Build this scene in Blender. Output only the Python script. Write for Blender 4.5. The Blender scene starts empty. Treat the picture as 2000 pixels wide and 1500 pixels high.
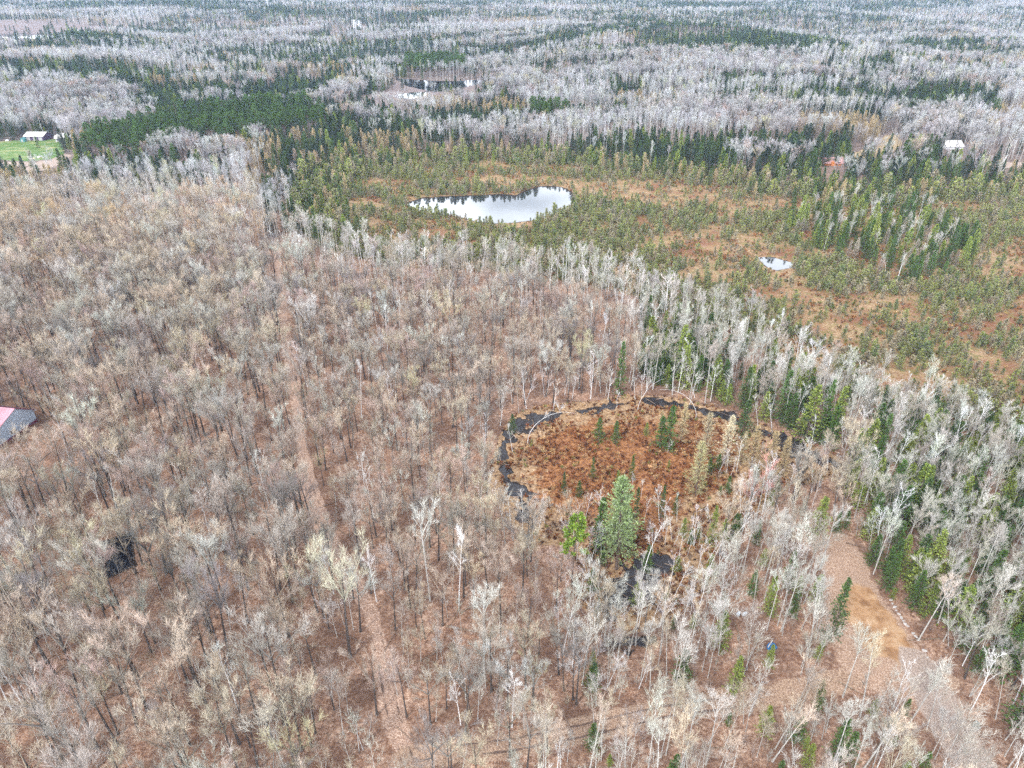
import bpy, math, random
import numpy as np
from mathutils import Vector, Matrix
R = math.radians
SC = bpy.context.scene
COL = SC.collection

# ------------------------------------------------------------------ camera
CAMH, PITCH, FPX = 100.0, R(30.0), 1400.0          # FPX: focal length in pixels of a 2000 px wide frame
cam_d = bpy.data.cameras.new('camera'); cam = bpy.data.objects.new('camera', cam_d); COL.objects.link(cam)
cam_d.sensor_width = 36.0; cam_d.lens = FPX / 2000 * 36; cam_d.clip_start = 0.5; cam_d.clip_end = 30000
cam.location = (0, 0, CAMH); cam.rotation_euler = (math.pi / 2 - PITCH, 0, 0)
SC.camera = cam
# ------------------------------------------------------------------ world, sun, exposure
SUN_EL, SUN_AZ = R(48), R(215)      # azimuth from +Y, clockwise: the sun stands behind the camera, a little to its left
world = bpy.data.worlds.new('World'); SC.world = world; world.use_nodes = True
wn, wl = world.node_tree.nodes, world.node_tree.links
bg = wn['Background']; sky = wn.new('ShaderNodeTexSky'); sky.sky_type = 'NISHITA'; sky.sun_disc = False
sky.sun_elevation = SUN_EL; sky.sun_rotation = SUN_AZ; sky.air_density = 1.2; sky.dust_density = 2.5; sky.ozone_density = 1.0
tc = wn.new('ShaderNodeTexCoord'); mp = wn.new('ShaderNodeMapping'); mp.inputs['Scale'].default_value = (1.0, 1.0, 4.0)
nz = wn.new('ShaderNodeTexNoise'); nz.inputs['Scale'].default_value = 2.6; nz.inputs['Detail'].default_value = 7; nz.inputs['Roughness'].default_value = .58
rp = wn.new('ShaderNodeMapRange'); rp.inputs['From Min'].default_value = .25; rp.inputs['From Max'].default_value = .46
mx = wn.new('ShaderNodeMix'); mx.data_type = 'RGBA'
wl.new(tc.outputs['Generated'], mp.inputs['Vector']); wl.new(mp.outputs['Vector'], nz.inputs['Vector'])
wl.new(nz.outputs['Fac'], rp.inputs['Value']); wl.new(rp.outputs['Result'], mx.inputs['Factor'])
wl.new(sky.outputs['Color'], mx.inputs['A']); # clouds, brighter towards the horizon as under a thin overcast
sx = wn.new('ShaderNodeSeparateXYZ'); wl.new(tc.outputs['Generated'], sx.inputs[0])
hr = wn.new('ShaderNodeMapRange'); hr.inputs['From Min'].default_value = .28; hr.inputs['From Max'].default_value = .65; hr.inputs['To Min'].default_value = 5.2; hr.inputs['To Max'].default_value = .85
wl.new(sx.outputs['Z'], hr.inputs['Value'])
cs = wn.new('ShaderNodeVectorMath'); cs.operation = 'SCALE'; cs.inputs[0].default_value = (9.6, 10.2, 11.2); wl.new(hr.outputs['Result'], cs.inputs['Scale']); wl.new(cs.outputs[0], mx.inputs['B'])
wl.new(mx.outputs['Result'], bg.inputs['Color']); bg.inputs['Strength'].default_value = 0.056
sun_d = bpy.data.lights.new('sun', 'SUN'); sun = bpy.data.objects.new('sun', sun_d); COL.objects.link(sun)
sun_d.energy = 1.5; sun_d.angle = R(10); sun_d.color = (1.0, .96, .9)
sun.rotation_euler = (math.pi / 2 - SUN_EL, 0, math.pi - SUN_AZ)
SC.view_settings.view_transform = 'Standard'; SC.view_settings.look = 'None'; SC.view_settings.gamma = 1
SC.view_settings.use_curve_mapping = False; SC.view_settings.exposure = 1.2
cy = SC.cycles
cy.max_bounces = 5; cy.diffuse_bounces = 3; cy.glossy_bounces = 2; cy.transmission_bounces = 2; cy.volume_bounces = 0; cy.transparent_max_bounces = 6
cy.use_denoising = False
SC.render.use_persistent_data = False

# ------------------------------------------------------------------ projection helpers (to read positions on the ground off the photograph)
CP, SP = math.cos(PITCH), math.sin(PITCH)
def unproj(px, py, z=0.0):
    px = np.asarray(px, float); py = np.asarray(py, float)
    dx = (px - 1000) / FPX; dy = (750 - py) / FPX
    X = dx; Y = CP + dy * SP; Z = -SP + dy * CP
    t = (z - CAMH) / Z
    return X * t, Y * t
def proj(x, y, z=0.0):
    dz = z - CAMH
    dep = y * CP - dz * SP
    up = y * SP + dz * CP
    return 1000 + FPX * x / dep, 750 - FPX * up / dep, dep

# ------------------------------------------------------------------ value noise
_rng = np.random.default_rng(7)
_T = _rng.random((256, 256))
def vnoise(x, y, s=1.0, seed=0):
    x = np.asarray(x, float) / s + seed * 17.31; y = np.asarray(y, float) / s + seed * 9.17
    xi = np.floor(x).astype(int); yi = np.floor(y).astype(int)
    fx = x - xi; fy = y - yi
    fx = fx * fx * (3 - 2 * fx); fy = fy * fy * (3 - 2 * fy)
    a = _T[xi & 255, yi & 255]; b = _T[(xi + 1) & 255, yi & 255]; c = _T[xi & 255, (yi + 1) & 255]; d = _T[(xi + 1) & 255, (yi + 1) & 255]
    return (a * (1 - fx) + b * fx) * (1 - fy) + (c * (1 - fx) + d * fx) * fy
def fbm(x, y, s, seed=0, o=4):
    v = 0; w = 0; a = 1
    for k in range(o):
        v = v + a * vnoise(x, y, s / 2 ** k, seed + k * 3); w += a; a *= .5
    return v / w

# ------------------------------------------------------------------ shapes of the land, drawn as outlines on the ground
def G(pts): 
    a = np.array(pts, float); x, y = unproj(a[:, 0], a[:, 1]); return np.stack([x, y], 1)
def sdist(x, y, poly):
    """signed distance to a closed outline, negative inside"""
    x = np.asarray(x, float); y = np.asarray(y, float)
    d = np.full(x.shape, 1e18); ins = np.zeros(x.shape, bool)
    n = len(poly)
    for i in range(n):
        ax, ay = poly[i]; bx, by = poly[(i + 1) % n]
        ex, ey = bx - ax, by - ay
        t = np.clip(((x - ax) * ex + (y - ay) * ey) / (ex * ex + ey * ey + 1e-9), 0, 1)
        d = np.minimum(d, (x - ax - t * ex) ** 2 + (y - ay - t * ey) ** 2)
        c = (ay > y) != (by > y)
        with np.errstate(divide='ignore', invalid='ignore'):
            ins ^= c & (x < (bx - ax) * (y - ay) / (by - ay if by != ay else 1e-9) + ax)
    d = np.sqrt(d); return np.where(ins, -d, d)
def ldist(x, y, line):
    x = np.asarray(x, float); y = np.asarray(y, float); d = np.full(x.shape, 1e18)
    for i in range(len(line) - 1):
        ax, ay = line[i]; ex, ey = line[i + 1] - line[i]
        t = np.clip(((x - ax) * ex + (y - ay) * ey) / (ex * ex + ey * ey), 0, 1)
        d = np.minimum(d, (x - ax - t * ex) ** 2 + (y - ay - t * ey) ** 2)
    return np.sqrt(d)
def smooth(t): t = np.clip(t, 0, 1); return t * t * (3 - 2 * t)

PO = dict(
 pond=[(795,395),(830,385),(880,381),(940,380),(985,378),(1010,380),(1030,370),(1060,362),(1095,364),(1115,375),(1118,390),(1110,405),(1085,415),(1050,425),(1005,432),(965,434),(930,430),(890,420),(850,414),(815,408),(798,402)],
 pool=[(1480,500),(1505,499),(1530,505),(1556,512),(1545,520),(1515,526),(1500,520),(1487,510)],
 dark=[(775,152),(830,156),(880,158),(940,154),(935,163),(890,172),(850,178),(815,172),(790,165)],
 dark2=[(760,186),(800,180),(835,178),(830,187),(800,192)],
 river=[(-200,62),(0,65),(50,66),(125,71),(120,76),(50,74),(0,72),(-200,70)],
 river2=[(140,57),(185,59),(195,63),(160,64)],
 river3=[(1880,129),(1950,130),(2100,133),(2100,138),(1950,135),(1885,133)],
 w1=[(965,860),(1000,815),(1050,800),(1110,797),(1100,812),(1060,826),(1020,846),(1000,880),(1010,920),(1045,960),(1050,1010),(1045,1050),(1020,1020),(985,970),(960,920)],
 w2=[(1110,793),(1180,780),(1260,770),(1330,777),(1400,795),(1460,816),(1455,830),(1390,816),(1330,797),(1260,789),(1180,799),(1120,810)],
 w3=[(1460,818),(1540,850),(1610,876),(1645,905),(1600,908),(1540,882),(1470,842)],
 w4=[(1140,1165),(1195,1090),(1230,1058),(1300,1055),(1360,1075),(1365,1125),(1310,1180),(1240,1220),(1170,1205)],
 w5=[(40,680),(90,662),(150,655),(170,668),(110,686),(55,696)],
 w6=[(190,1060),(250,1040),(262,1100),(205,1125)],
 w7=[(1130,1260),(1180,1220),(1290,1215),(1330,1250),(1250,1290),(1170,1290)],
 sbog=[(950,920),(972,850),(1005,808),(1070,788),(1160,780),(1240,766),(1330,773),(1400,790),(1470,814),(1540,845),(1610,870),(1655,905),(1600,935),(1540,950),(1500,985),(1440,1020),(1400,1080),(1380,1150),(1330,1200),(1250,1230),(1170,1220),(1125,1170),(1135,1110),(1110,1065),(1050,1060),(985,1000),(960,960)],
 bog=[(560,400),(600,345),(700,312),(900,302),(1100,306),(1300,332),(1500,362),(1600,374),(1800,374),(2000,362),(2400,352),(2400,850),(2000,850),(1850,835),(1760,802),(1700,795),(1600,740),(1400,640),(1200,565),(950,528),(750,520),(640,490),(580,450)],
 island=[(1540,440),(1600,408),(1700,400),(1790,410),(1850,450),(1915,505),(1880,535),(1780,565),(1700,530),(1620,505),(1550,475)],
 clear=[(1590,1020),(1665,1055),(1705,1110),(1742,1170),(1778,1225),(1820,1285),(1870,1370),(1780,1365),(1700,1345),(1650,1300),(1620,1220),(1615,1150),(1590,1090),(1570,1050)],
 dirt=[(1655,1145),(1700,1140),(1735,1180),(1770,1230),(1805,1280),(1800,1310),(1760,1300),(1700,1270),(1668,1215),(1650,1175)],
 field=[(-300,262),(0,268),(60,262),(110,262),(122,278),(125,296),(100,308),(50,312),(0,309),(-300,300)],
 drive=[(-300,306),(0,312),(60,314),(95,310),(125,298),(140,300),(120,318),(90,330),(35,345),(30,335),(60,322),(0,322),(-300,318)],
 yard=[(-80,760),(20,765),(90,785),(120,820),(100,880),(40,900),(-80,920)],
 yard2=[(1640,305),(1700,290),(1725,272),(1760,272),(1745,295),(1700,318),(1660,322)],
 farroad=[(1910,326),(1960,322),(2300,322),(2300,332),(1960,332),(1915,333)],
 marsh=[(-300,44),(0,50),(120,50),(230,55),(230,72),(120,82),(60,98),(0,104),(-300,100)],
 marsh2=[(700,200),(750,176),(775,160),(800,166),(930,166),(950,172),(930,196),(860,200),(770,208),(700,208)],
 brush=[(1190,100),(1300,82),(1500,90),(1620,100),(1560,125),(1400,128),(1250,125)],
 line=[(620,62),(700,48),(800,52),(800,58),(700,60),(650,72)],
 meadow=[(1680,108),(1740,105),(1745,115),(1690,118)],
 rust=[(1895,175),(1930,170),(1940,210),(1905,215)],
 sight=[(-60,822),(100,822),(115,900),(90,985),(-60,1000)],
 sight2=[(1592,326),(1655,326),(1655,356),(1592,356)],
 sight3=[(1840,300),(1885,300),(1885,332),(1840,332)],
 sight4=[(1660,1150),(1760,1180),(1820,1290),(1800,1370),(1690,1340),(1650,1230)],
 sight5=[(1905,332),(2100,332),(2100,345),(1905,345)],
 apron=[(-300,300),(0,300),(150,296),(150,345),(70,352),(0,350),(-300,345)],
 pine=[(165,292),(250,262),(330,247),(450,226),(560,222),(645,236),(640,262),(560,272),(450,292),(330,312),(230,328),(175,318)],
 pine2=[(785,142),(800,130),(860,125),(905,130),(908,150),(850,153),(800,151)],
 pine3=[(1035,226),(1112,230),(1118,246),(1045,242)],
 mix=[(1250,640),(1400,655),(1700,808),(2400,900),(2400,1360),(1890,1330),(1780,1180),(1700,1080),(1650,980),(1665,900),(1540,840),(1400,780),(1250,745)],
 south=[(1100,1230),(1250,1240),(1400,1180),(1450,1050),(1600,1020),(1700,1100),(1900,1360),(2400,1350),(2400,1900),(900,1900),(1000,1560),(1150,1450)],
 spine=[(1510,800),(1600,790),(1640,830),(1610,860),(1530,840)],
)
PG = {k: G(v) for k, v in PO.items()}
TRAIL = G([(540,480),(548,560),(556,640),(570,720),(578,790),(590,870),(605,960),(640,1050),(690,1130),(725,1200),(748,1290),(765,1380),(800,1500),(830,1650),(850,1800)])
LOWTRAIL = G([(790,1480),(900,1466),(1000,1455),(1150,1424),(1300,1390),(1450,1368),(1560,1345),(1660,1325),(1760,1318),(1850,1330)])
ROAD = G([(1790,1290),(1820,1345),(1856,1425),(1915,1510),(1985,1620),(2060,1760)])
WATERS = ['pond','pool','dark','dark2','river','river2','river3','w1','w2','w3','w4','w5','w6','w7']

def land(x, y):
    """all the masks and the height of the land at points of the ground"""
    x = np.asarray(x, float); y = np.asarray(y, float)
    d = np.hypot(x, y)
    wob = (fbm(x, y, 14, 3) - .5) * 7 + (fbm(x, y, 2.5, 5, 2) - .5) * 2.0
    wobf = wob * np.clip(d / 400, 1, 3)
    o = {}
    o['bog'] = smooth(.5 - (sdist(x, y, PG['bog']) + wob * 1.5) / 8)
    o['sbog'] = smooth(.5 - (sdist(x, y, PG['sbog']) + wob * .35) / 2.5)
    o['trail'] = smooth(1 - (ldist(x, y, TRAIL) + wob * .3 - .7) / 1.7)
    lt = ldist(x, y, LOWTRAIL)
    o['low'] = smooth(1 - (lt + wob * .35 - 1.1) / 2.0)
    rx_, _, _ = proj(x, y, 0)
    o['rut'] = np.maximum(smooth(1 - np.abs(lt + wob * .04 - .95) / .4) * smooth((1560 - rx_) / 200) * smooth((rx_ - 860) / 60) * (.35 + fbm(x, y, 6, 90)), smooth(1 - np.abs(ldist(x, y, TRAIL) + wob * .04 - .85) / .4) * .65 * fbm(x, y, 9, 92) * 1.3)
    o['clear'] = smooth(.5 - (sdist(x, y, PG['clear']) + wob * .9) / 4)
    o['dirt'] = smooth(.5 - (sdist(x, y, PG['dirt']) + wob * .7) / 4.0)
    o['gravel'] = np.maximum.reduce([smooth(1 - (ldist(x, y, ROAD) + wob * .3 - 1.8) / 2.6), smooth(.5 - sdist(x, y, PG['drive']) / 3), smooth(.5 - sdist(x, y, PG['farroad']) / 3)])
    o['lawn'] = smooth(.5 - sdist(x, y, PG['field']) / 3)
    o['straw'] = np.maximum.reduce([smooth(.5 - (sdist(x, y, PG[k]) + wobf) / 6) for k in ('yard2', 'meadow')])
    o['marsh'] = np.maximum.reduce([smooth(.5 - (sdist(x, y, PG[k]) + wobf) / 12) for k in ('marsh', 'marsh2', 'brush', 'line')])
    o['marsh'] = np.maximum(o['marsh'], smooth(.5 - (sdist(x, y, PG['rust']) + wobf) / 6) * .0)
    far = smooth((d - 380) / 500)
    h = (fbm(x, y, 26, 11) - .5) * 1.1 * (1 - .9 * np.maximum(o['bog'], o['sbog']))
    h = h + (fbm(x, y, 2.2, 14, 2) - .5) * .22 * (d < 300)
    hill = (fbm(x, y, 420, 21, 3) - .42) * 50 * far + smooth((d - 2600) / 2500) * 40
    h = h + hill
    low = np.maximum(o['bog'] * (d < 480), o['sbog'])
    h = h * (1 - low * .8) - .28 * low
    h = h - o['rut'] * .12
    wmask = np.zeros_like(x); wdist = np.full(x.shape, 1e9)
    for k in WATERS:
        sd = sdist(x, y, PG[k])
        wk = {'pond': .25, 'pool': .12, 'dark': 1.0, 'dark2': 1.0, 'river': .8, 'river2': 1., 'river3': 1.}.get(k, .35)
        sd = sd + wob * wk
        if k in ('w1', 'w2', 'w3', 'w4', 'w7'):
            sd = sd + (fbm(x, y, 3.2, 31, 2) - .42) * 7 + (fbm(x, y, 1.1, 33, 2) - .5) * 3 + (2.6 if k in ('w4', 'w7') else .9)
        wdist = np.minimum(wdist, sd)
    flat = smooth(1 - (wdist - 4) / np.where(d > 420, 70, 10))
    h = h * (1 - flat) - .42 * flat
    h = np.where(wdist < 1.2, -.42 - np.minimum((1.2 - wdist) * .15, .7), h)
    o['wd'] = wdist
    o['h'] = h
    o['wet'] = np.maximum(smooth(1 - (wdist - .0) / np.where(d > 300, 2.2, 1.0)), 0)
    pu = smooth(.5 - (sdist(x, y, PG['w7']) + wob) / 8) * .6
    o['wet'] = np.maximum(o['wet'], pu * (fbm(x, y, 4, 40) > .45))
    return o
WATER_Z = -.60

# ------------------------------------------------------------------ material helpers
def mat(name):
    m = bpy.data.materials.new(name); m.use_nodes = True
    n, l = m.node_tree.nodes, m.node_tree.links
    b = n['Principled BSDF']; b.inputs['Roughness'].default_value = .9
    b.inputs['Specular IOR Level'].default_value = .15
    return m, n, l, b
def noise(n, l, vec, scale, detail=4, rough=.55, dist=0):
    t = n.new('ShaderNodeTexNoise'); t.inputs['Scale'].default_value = scale; t.inputs['Detail'].default_value = detail
    t.inputs['Roughness'].default_value = rough; t.inputs['Distortion'].default_value = dist
    l.new(vec, t.inputs['Vector']); return t.outputs['Fac']
def ramp(n, l, fac, stops):
    r = n.new('ShaderNodeValToRGB'); e = r.color_ramp.elements
    while len(e) < len(stops): e.new(.5)
    for i, (p, c) in enumerate(stops):
        e[i].position = p; e[i].color = (*c, 1) if len(c) == 3 else c
    l.new(fac, r.inputs['Fac']); return r.outputs['Color']
def mixc(n, l, f, a, b, mode='MIX'):
    m = n.new('ShaderNodeMix'); m.data_type = 'RGBA'; m.blend_type = mode
    for s, v in (('Factor', f), ('A', a), ('B', b)):
        k = {'Factor': 0, 'A': 6, 'B': 7}[s]
        if hasattr(v, 'is_output'): l.new(v, m.inputs[k])
        elif s == 'Factor': m.inputs[k].default_value = v
        else: m.inputs[k].default_value = (*v, 1)
    return m.outputs[2]
def mth(n, l, op, a, b=0.0, clamp=False):
    m = n.new('ShaderNodeMath'); m.operation = op; m.use_clamp = clamp
    for i, v in enumerate((a, b)):
        if hasattr(v, 'is_output'): l.new(v, m.inputs[i])
        else: m.inputs[i].default_value = v
    return m.outputs[0]
def attr(n, name, kind='GEOMETRY'):
    a = n.new('ShaderNodeAttribute'); a.attribute_name = name; a.attribute_type = kind; return a
def tagc(o, label=None, cat=None, group=None, kind=None):
    if label: o['label'] = label
    if cat: o['category'] = cat
    if group: o['group'] = group
    if kind: o['kind'] = kind
    return o

# ------------------------------------------------------------------ the ground material: leaf litter, sedge, mud, soil by the masks stored on the land
def ground_material():
    m, n, l, b = mat('ground')
    geo = n.new('ShaderNodeNewGeometry').outputs['Position']
    fine = noise(n, l, geo, 1.6, 5, .7); mid = noise(n, l, geo, .35, 5, .6); big = noise(n, l, geo, .045, 4, .55); vfine = noise(n, l, geo, 4.5, 3, .7)
    litter = ramp(n, l, fine, [(.32, (.10, .052, .036)), (.45, (.26, .148, .098)), (.56, (.39, .245, .17)), (.68, (.68, .51, .40))])
    litter2 = ramp(n, l, fine, [(.32, (.10, .048, .028)), (.52, (.27, .14, .086)), (.70, (.50, .32, .21))])
    c = mixc(n, l, ramp(n, l, mid, [(.40, (0, 0, 0)), (.60, (1, 1, 1))]), litter, litter2)
    pale = ramp(n, l, vfine, [(.52, (0, 0, 0)), (.68, (1, 1, 1))])
    c = mixc(n, l, mth(n, l, 'MULTIPLY', pale, .6), c, (.68, .53, .43))
    c = mixc(n, l, mth(n, l, 'MULTIPLY', ramp(n, l, noise(n, l, geo, .11, 4, .6, .5), [(.44, (1, 1, 1)), (.60, (0, 0, 0))]), .62), c, (.10, .052, .034))
    # the far woods have a duller floor of grey brush
    farm = attr(n, 'far').outputs['Fac']
    farc = ramp(n, l, mid, [(.3, (.09, .07, .06)), (.6, (.22, .17, .15))])
    c = mixc(n, l, farm, c, farc)
    def cover(c, name, col, soft=.35, nz=mid):
        a = attr(n, name).outputs['Fac']
        f = mth(n, l, 'ADD', a, mth(n, l, 'MULTIPLY', mth(n, l, 'SUBTRACT', nz, .5), soft * 2))
        f = ramp(n, l, f, [(.38, (0, 0, 0)), (.62, (1, 1, 1))])
        return mixc(n, l, f, c, col)
    bogc = ramp(n, l, fine, [(.30, (.12, .055, .028)), (.45, (.25, .15, .08)), (.58, (.37, .255, .145)), (.74, (.54, .42, .27))])
    bogc2 = ramp(n, l, vfine, [(.32, (.11, .045, .025)), (.6, (.27, .13, .07))])
    bogc = mixc(n, l, ramp(n, l, big, [(.46, (0, 0, 0)), (.60, (1, 1, 1))]), bogc, bogc2)
    green = ramp(n, l, fine, [(.3, (.07, .075, .02)), (.7, (.26, .22, .07))])
    bogc = mixc(n, l, ramp(n, l, mid, [(.50, (0, 0, 0)), (.62, (.7, .7, .7))]), bogc, green)
    c = cover(c, 'bog', bogc)
    sb1 = ramp(n, l, fine, [(.30, (.055, .024, .012)), (.47, (.20, .083, .034)), (.62, (.38, .18, .075)), (.78, (.55, .34, .17))])
    sb2 = ramp(n, l, fine, [(.30, (.10, .055, .03)), (.5, (.32, .20, .11)), (.7, (.60, .43, .27))])
    rim = attr(n, 'rim').outputs['Fac']
    sb = mixc(n, l, ramp(n, l, mth(n, l, 'ADD', rim, mth(n, l, 'MULTIPLY', mth(n, l, 'SUBTRACT', mid, .42), 1.8)), [(.42, (0, 0, 0)), (.62, (1, 1, 1))]), sb1, sb2)
    c = cover(c, 'sbog', sb, .2)
    c = cover(c, 'trail', ramp(n, l, vfine, [(.32, (.17, .095, .065)), (.5, (.38, .245, .18)), (.66, (.64, .49, .39))]), .8)
    c = cover(c, 'low', ramp(n, l, vfine, [(.3, (.15, .09, .06)), (.5, (.33, .215, .15)), (.68, (.56, .42, .31))]), .9)
    c = cover(c, 'clear', ramp(n, l, vfine, [(.3, (.18, .10, .065)), (.5, (.36, .235, .165)), (.7, (.62, .48, .38))]), .8)
    c = cover(c, 'dirt', ramp(n, l, mid, [(.35, (.24, .125, .06)), (.5, (.38, .22, .115)), (.62, (.46, .30, .18)), (.75, (.33, .20, .11))]), .7)
    c = cover(c, 'gravel', ramp(n, l, vfine, [(.3, (.20, .14, .11)), (.5, (.34, .26, .215)), (.7, (.54, .44, .37))]), .7)
    c = cover(c, 'straw', ramp(n, l, fine, [(.3, (.22, .15, .08)), (.7, (.44, .34, .21))]), .5)
    c = cover(c, 'marsh', ramp(n, l, mid, [(.35, (.12, .09, .085)), (.65, (.23, .175, .16))]), .2)
    c = cover(c, 'lawn', ramp(n, l, noise(n, l, geo, .12, 4), [(.4, (.075, .15, .03)), (.55, (.13, .19, .055)), (.66, (.28, .27, .12))]), .1)
    c = cover(c, 'rut', ramp(n, l, fine, [(.3, (.09, .06, .045)), (.7, (.2, .13, .10))]), .9)
    c = cover(c, 'wet', ramp(n, l, fine, [(.35, (.018, .014, .012)), (.62, (.055, .036, .026)), (.8, (.18, .11, .07))]), .45)
    l.new(c, b.inputs['Base Color'])
    bp = n.new('ShaderNodeBump'); bp.inputs['Strength'].default_value = .9; bp.inputs['Distance'].default_value = .25
    l.new(mth(n, l, 'ADD', fine, mth(n, l, 'MULTIPLY', mid, 1.5)), bp.inputs['Height']); l.new(bp.outputs['Normal'], b.inputs['Normal'])
    return m
GROUND = ground_material()

def build_land():
    pys = np.concatenate([np.array([-50.0, -46, -42, -38, -34, -30, -26, -22, -18, -14, -10, -5]), np.arange(0, 420, 2.0), np.arange(420, 1500, 3.0), np.arange(1500, 2900, 20.0)])
    pxs = np.concatenate([np.arange(-1400, -150, 25.0), np.arange(-150, 2150, 3.0), np.arange(2150, 3401, 25.0)])
    PX, PY = np.meshgrid(pxs, pys)
    X, Y = unproj(PX, PY)
    o = land(X, Y)
    d = np.hypot(X, Y)
    o['far'] = smooth((d - 300) / 300) * (1 - o['bog'])
    sd = -sdist(X, Y, PG['sbog'])
    o['rim'] = np.clip(1.18 - sd / 14 + (fbm(X, Y, 9, 60) - .5) * .8, 0, 1)
    # heather and sedge hummocks
    rough = (np.maximum(o['bog'] * (d < 480), o['sbog'])) * (o['wd'] > .5)
    o['h'] = o['h'] + rough * (fbm(X, Y, 1.7, 70, 3) - .5) * .40
    nr, nc = X.shape
    co = np.stack([X, Y, o['h']], -1).reshape(-1, 3)
    idx = np.arange(nr * nc).reshape(nr, nc)
    q = np.stack([idx[:-1, :-1], idx[1:, :-1], idx[1:, 1:], idx[:-1, 1:]], -1).reshape(-1, 4)
    def cell(k): return (o[k][:-1, :-1] + o[k][1:, 1:]).reshape(-1) / 2
    cls = np.zeros(len(q), int)
    for i, k in ((1, 'bog'), (2, 'sbog'), (3, 'marsh'), (4, 'lawn'), (5, 'trail'), (6, 'low'), (7, 'clear'), (8, 'gravel')):
        cls[cell(k) > .5] = i
    names = ['forest_floor', 'bog', 'bog_clearing', 'marsh_ground', 'lawn', 'trail', 'rutted_track', 'sandy_clearing', 'gravel_road']
    for i, nm in enumerate(names):
        f = q[cls == i]
        if not len(f): continue
        us, inv = np.unique(f, return_inverse=True); inv = inv.reshape(-1)
        me = bpy.data.meshes.new(nm); me.vertices.add(len(us)); me.vertices.foreach_set('co', co[us].ravel())
        me.loops.add(len(inv)); me.loops.foreach_set('vertex_index', inv.astype(np.int32))
        me.polygons.add(len(f)); me.polygons.foreach_set('loop_start', np.arange(0, len(f) * 4, 4, dtype=np.int32))
        me.polygons.foreach_set('use_smooth', np.ones(len(f), bool))
        me.update(calc_edges=True)
        for k in ('far', 'bog', 'sbog', 'rim', 'trail', 'low', 'clear', 'dirt', 'gravel', 'straw', 'marsh', 'lawn', 'rut', 'wet'):
            a = me.attributes.new(k, 'FLOAT', 'POINT'); a.data.foreach_set('value', o[k].reshape(-1)[us].astype(np.float32))
        me.materials.append(GROUND)
        ob = bpy.data.objects.new(nm, me); COL.objects.link(ob); ob['kind'] = 'structure'
build_land()

def water_material(name, col, rough, bump):
    m, n, l, b = mat(name)
    b.inputs['Base Color'].default_value = (*col, 1); b.inputs['Roughness'].default_value = rough
    b.inputs['Specular IOR Level'].default_value = .5; b.inputs['IOR'].default_value = 1.34
    geo = n.new('ShaderNodeNewGeometry').outputs['Position']
    bp = n.new('ShaderNodeBump'); bp.inputs['Strength'].default_value = bump; bp.inputs['Distance'].default_value = .05
    l.new(noise(n, l, geo, .9, 3), bp.inputs['Height']); l.new(bp.outputs['Normal'], b.inputs['Normal'])
    return m
WM = water_material('pond_water', (.02, .025, .03), .04, .12)
WD = water_material('marsh_water', (.010, .010, .014), .06, .15); WD.node_tree.nodes['Principled BSDF'].inputs['Specular IOR Level'].default_value = .05
def water(name, keys, m):
    for k in keys:
        p = PG[k]; c = p.mean(0); grow = 1.10 if k in ('pond', 'pool') else 1.04 if k.startswith('dark') else 1.25
        # an outline well outside the shore; the rising bank covers its rim
        v = [(float(c[0] + (a[0] - c[0]) * grow + 0), float(c[1] + (a[1] - c[1]) * grow), WATER_Z) for a in p]
        me = bpy.data.meshes.new(name); me.from_pydata(v, [], [list(range(len(v)))]); me.update(); me.materials.append(m)
        ob = bpy.data.objects.new(name, me); COL.objects.link(ob); ob['kind'] = 'structure'
water('pond_water', ['pond', 'pool'], WM)
water('river_water', ['dark2', 'river', 'river2'], WM)
water('marsh_water', ['dark', 'river3'], WD)
# the moat round the small bog: one sheet under bog and woods, seen wherever the land dips below it
def sheet(name, px, m):
    p = G(px); v = [(float(a), float(b_), WATER_Z) for a, b_ in p]
    me = bpy.data.meshes.new(name); me.from_pydata(v, [], [list(range(len(v)))]); me.update(); me.materials.append(m)
    ob = bpy.data.objects.new(name, me); COL.objects.link(ob); ob['kind'] = 'structure'
WMOAT = water_material('moat_water', (.032, .028, .030), .10, .3)
sheet('moat_water', [(930,760),(1700,740),(1690,960),(1420,1100),(1400,1310),(1100,1310),(1100,1100),(930,1080)], WMOAT)
sheet('puddle_water', [(20,640),(190,630),(190,700),(20,715)], WD)
sheet('puddle_water', [(170,1020),(290,1020),(290,1150),(170,1150)], WD)

# ------------------------------------------------------------------ materials of the plants
def bark(name, stops, tint=0.0, scale=3.0):
    m, n, l, b = mat(name)
    tcn = n.new('ShaderNodeTexCoord').outputs['Object']
    mpn = n.new('ShaderNodeMapping'); mpn.inputs['Scale'].default_value = (2.5, 2.5, .5); l.new(tcn, mpn.inputs['Vector'])
    c = ramp(n, l, noise(n, l, mpn.outputs['Vector'], scale, 4, .7), stops)
    if tint:
        c = mixc(n, l, tint, c, attr(n, 'tint', 'INSTANCER').outputs['Color'], 'MULTIPLY')
    l.new(c, b.inputs['Base Color']); return m
def tinted(name, lo=.6, hi=1.35, spec=.1, rough=.9, warm=None):
    """colour comes from each tree's own tint; single twigs and sprays vary about it"""
    m, n, l, b = mat(name)
    b.inputs['Specular IOR Level'].default_value = spec; b.inputs['Roughness'].default_value = rough
    t = attr(n, 'tint', 'INSTANCER').outputs['Color']
    r = n.new('ShaderNodeNewGeometry').outputs['Random Per Island']
    k = mth(n, l, 'ADD', mth(n, l, 'MULTIPLY', r, hi - lo), lo)
    v = n.new('ShaderNodeVectorMath'); v.operation = 'SCALE'; l.new(t, v.inputs[0]); l.new(k, v.inputs['Scale'])
    c = v.outputs[0]
    if warm:
        r2 = mth(n, l, 'GREATER_THAN', mth(n, l, 'FRACT', mth(n, l, 'MULTIPLY', r, 37.7)), 1 - warm[0])
        c = mixc(n, l, r2, c, warm[1])
    l.new(c, b.inputs['Base Color']); return m
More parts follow.
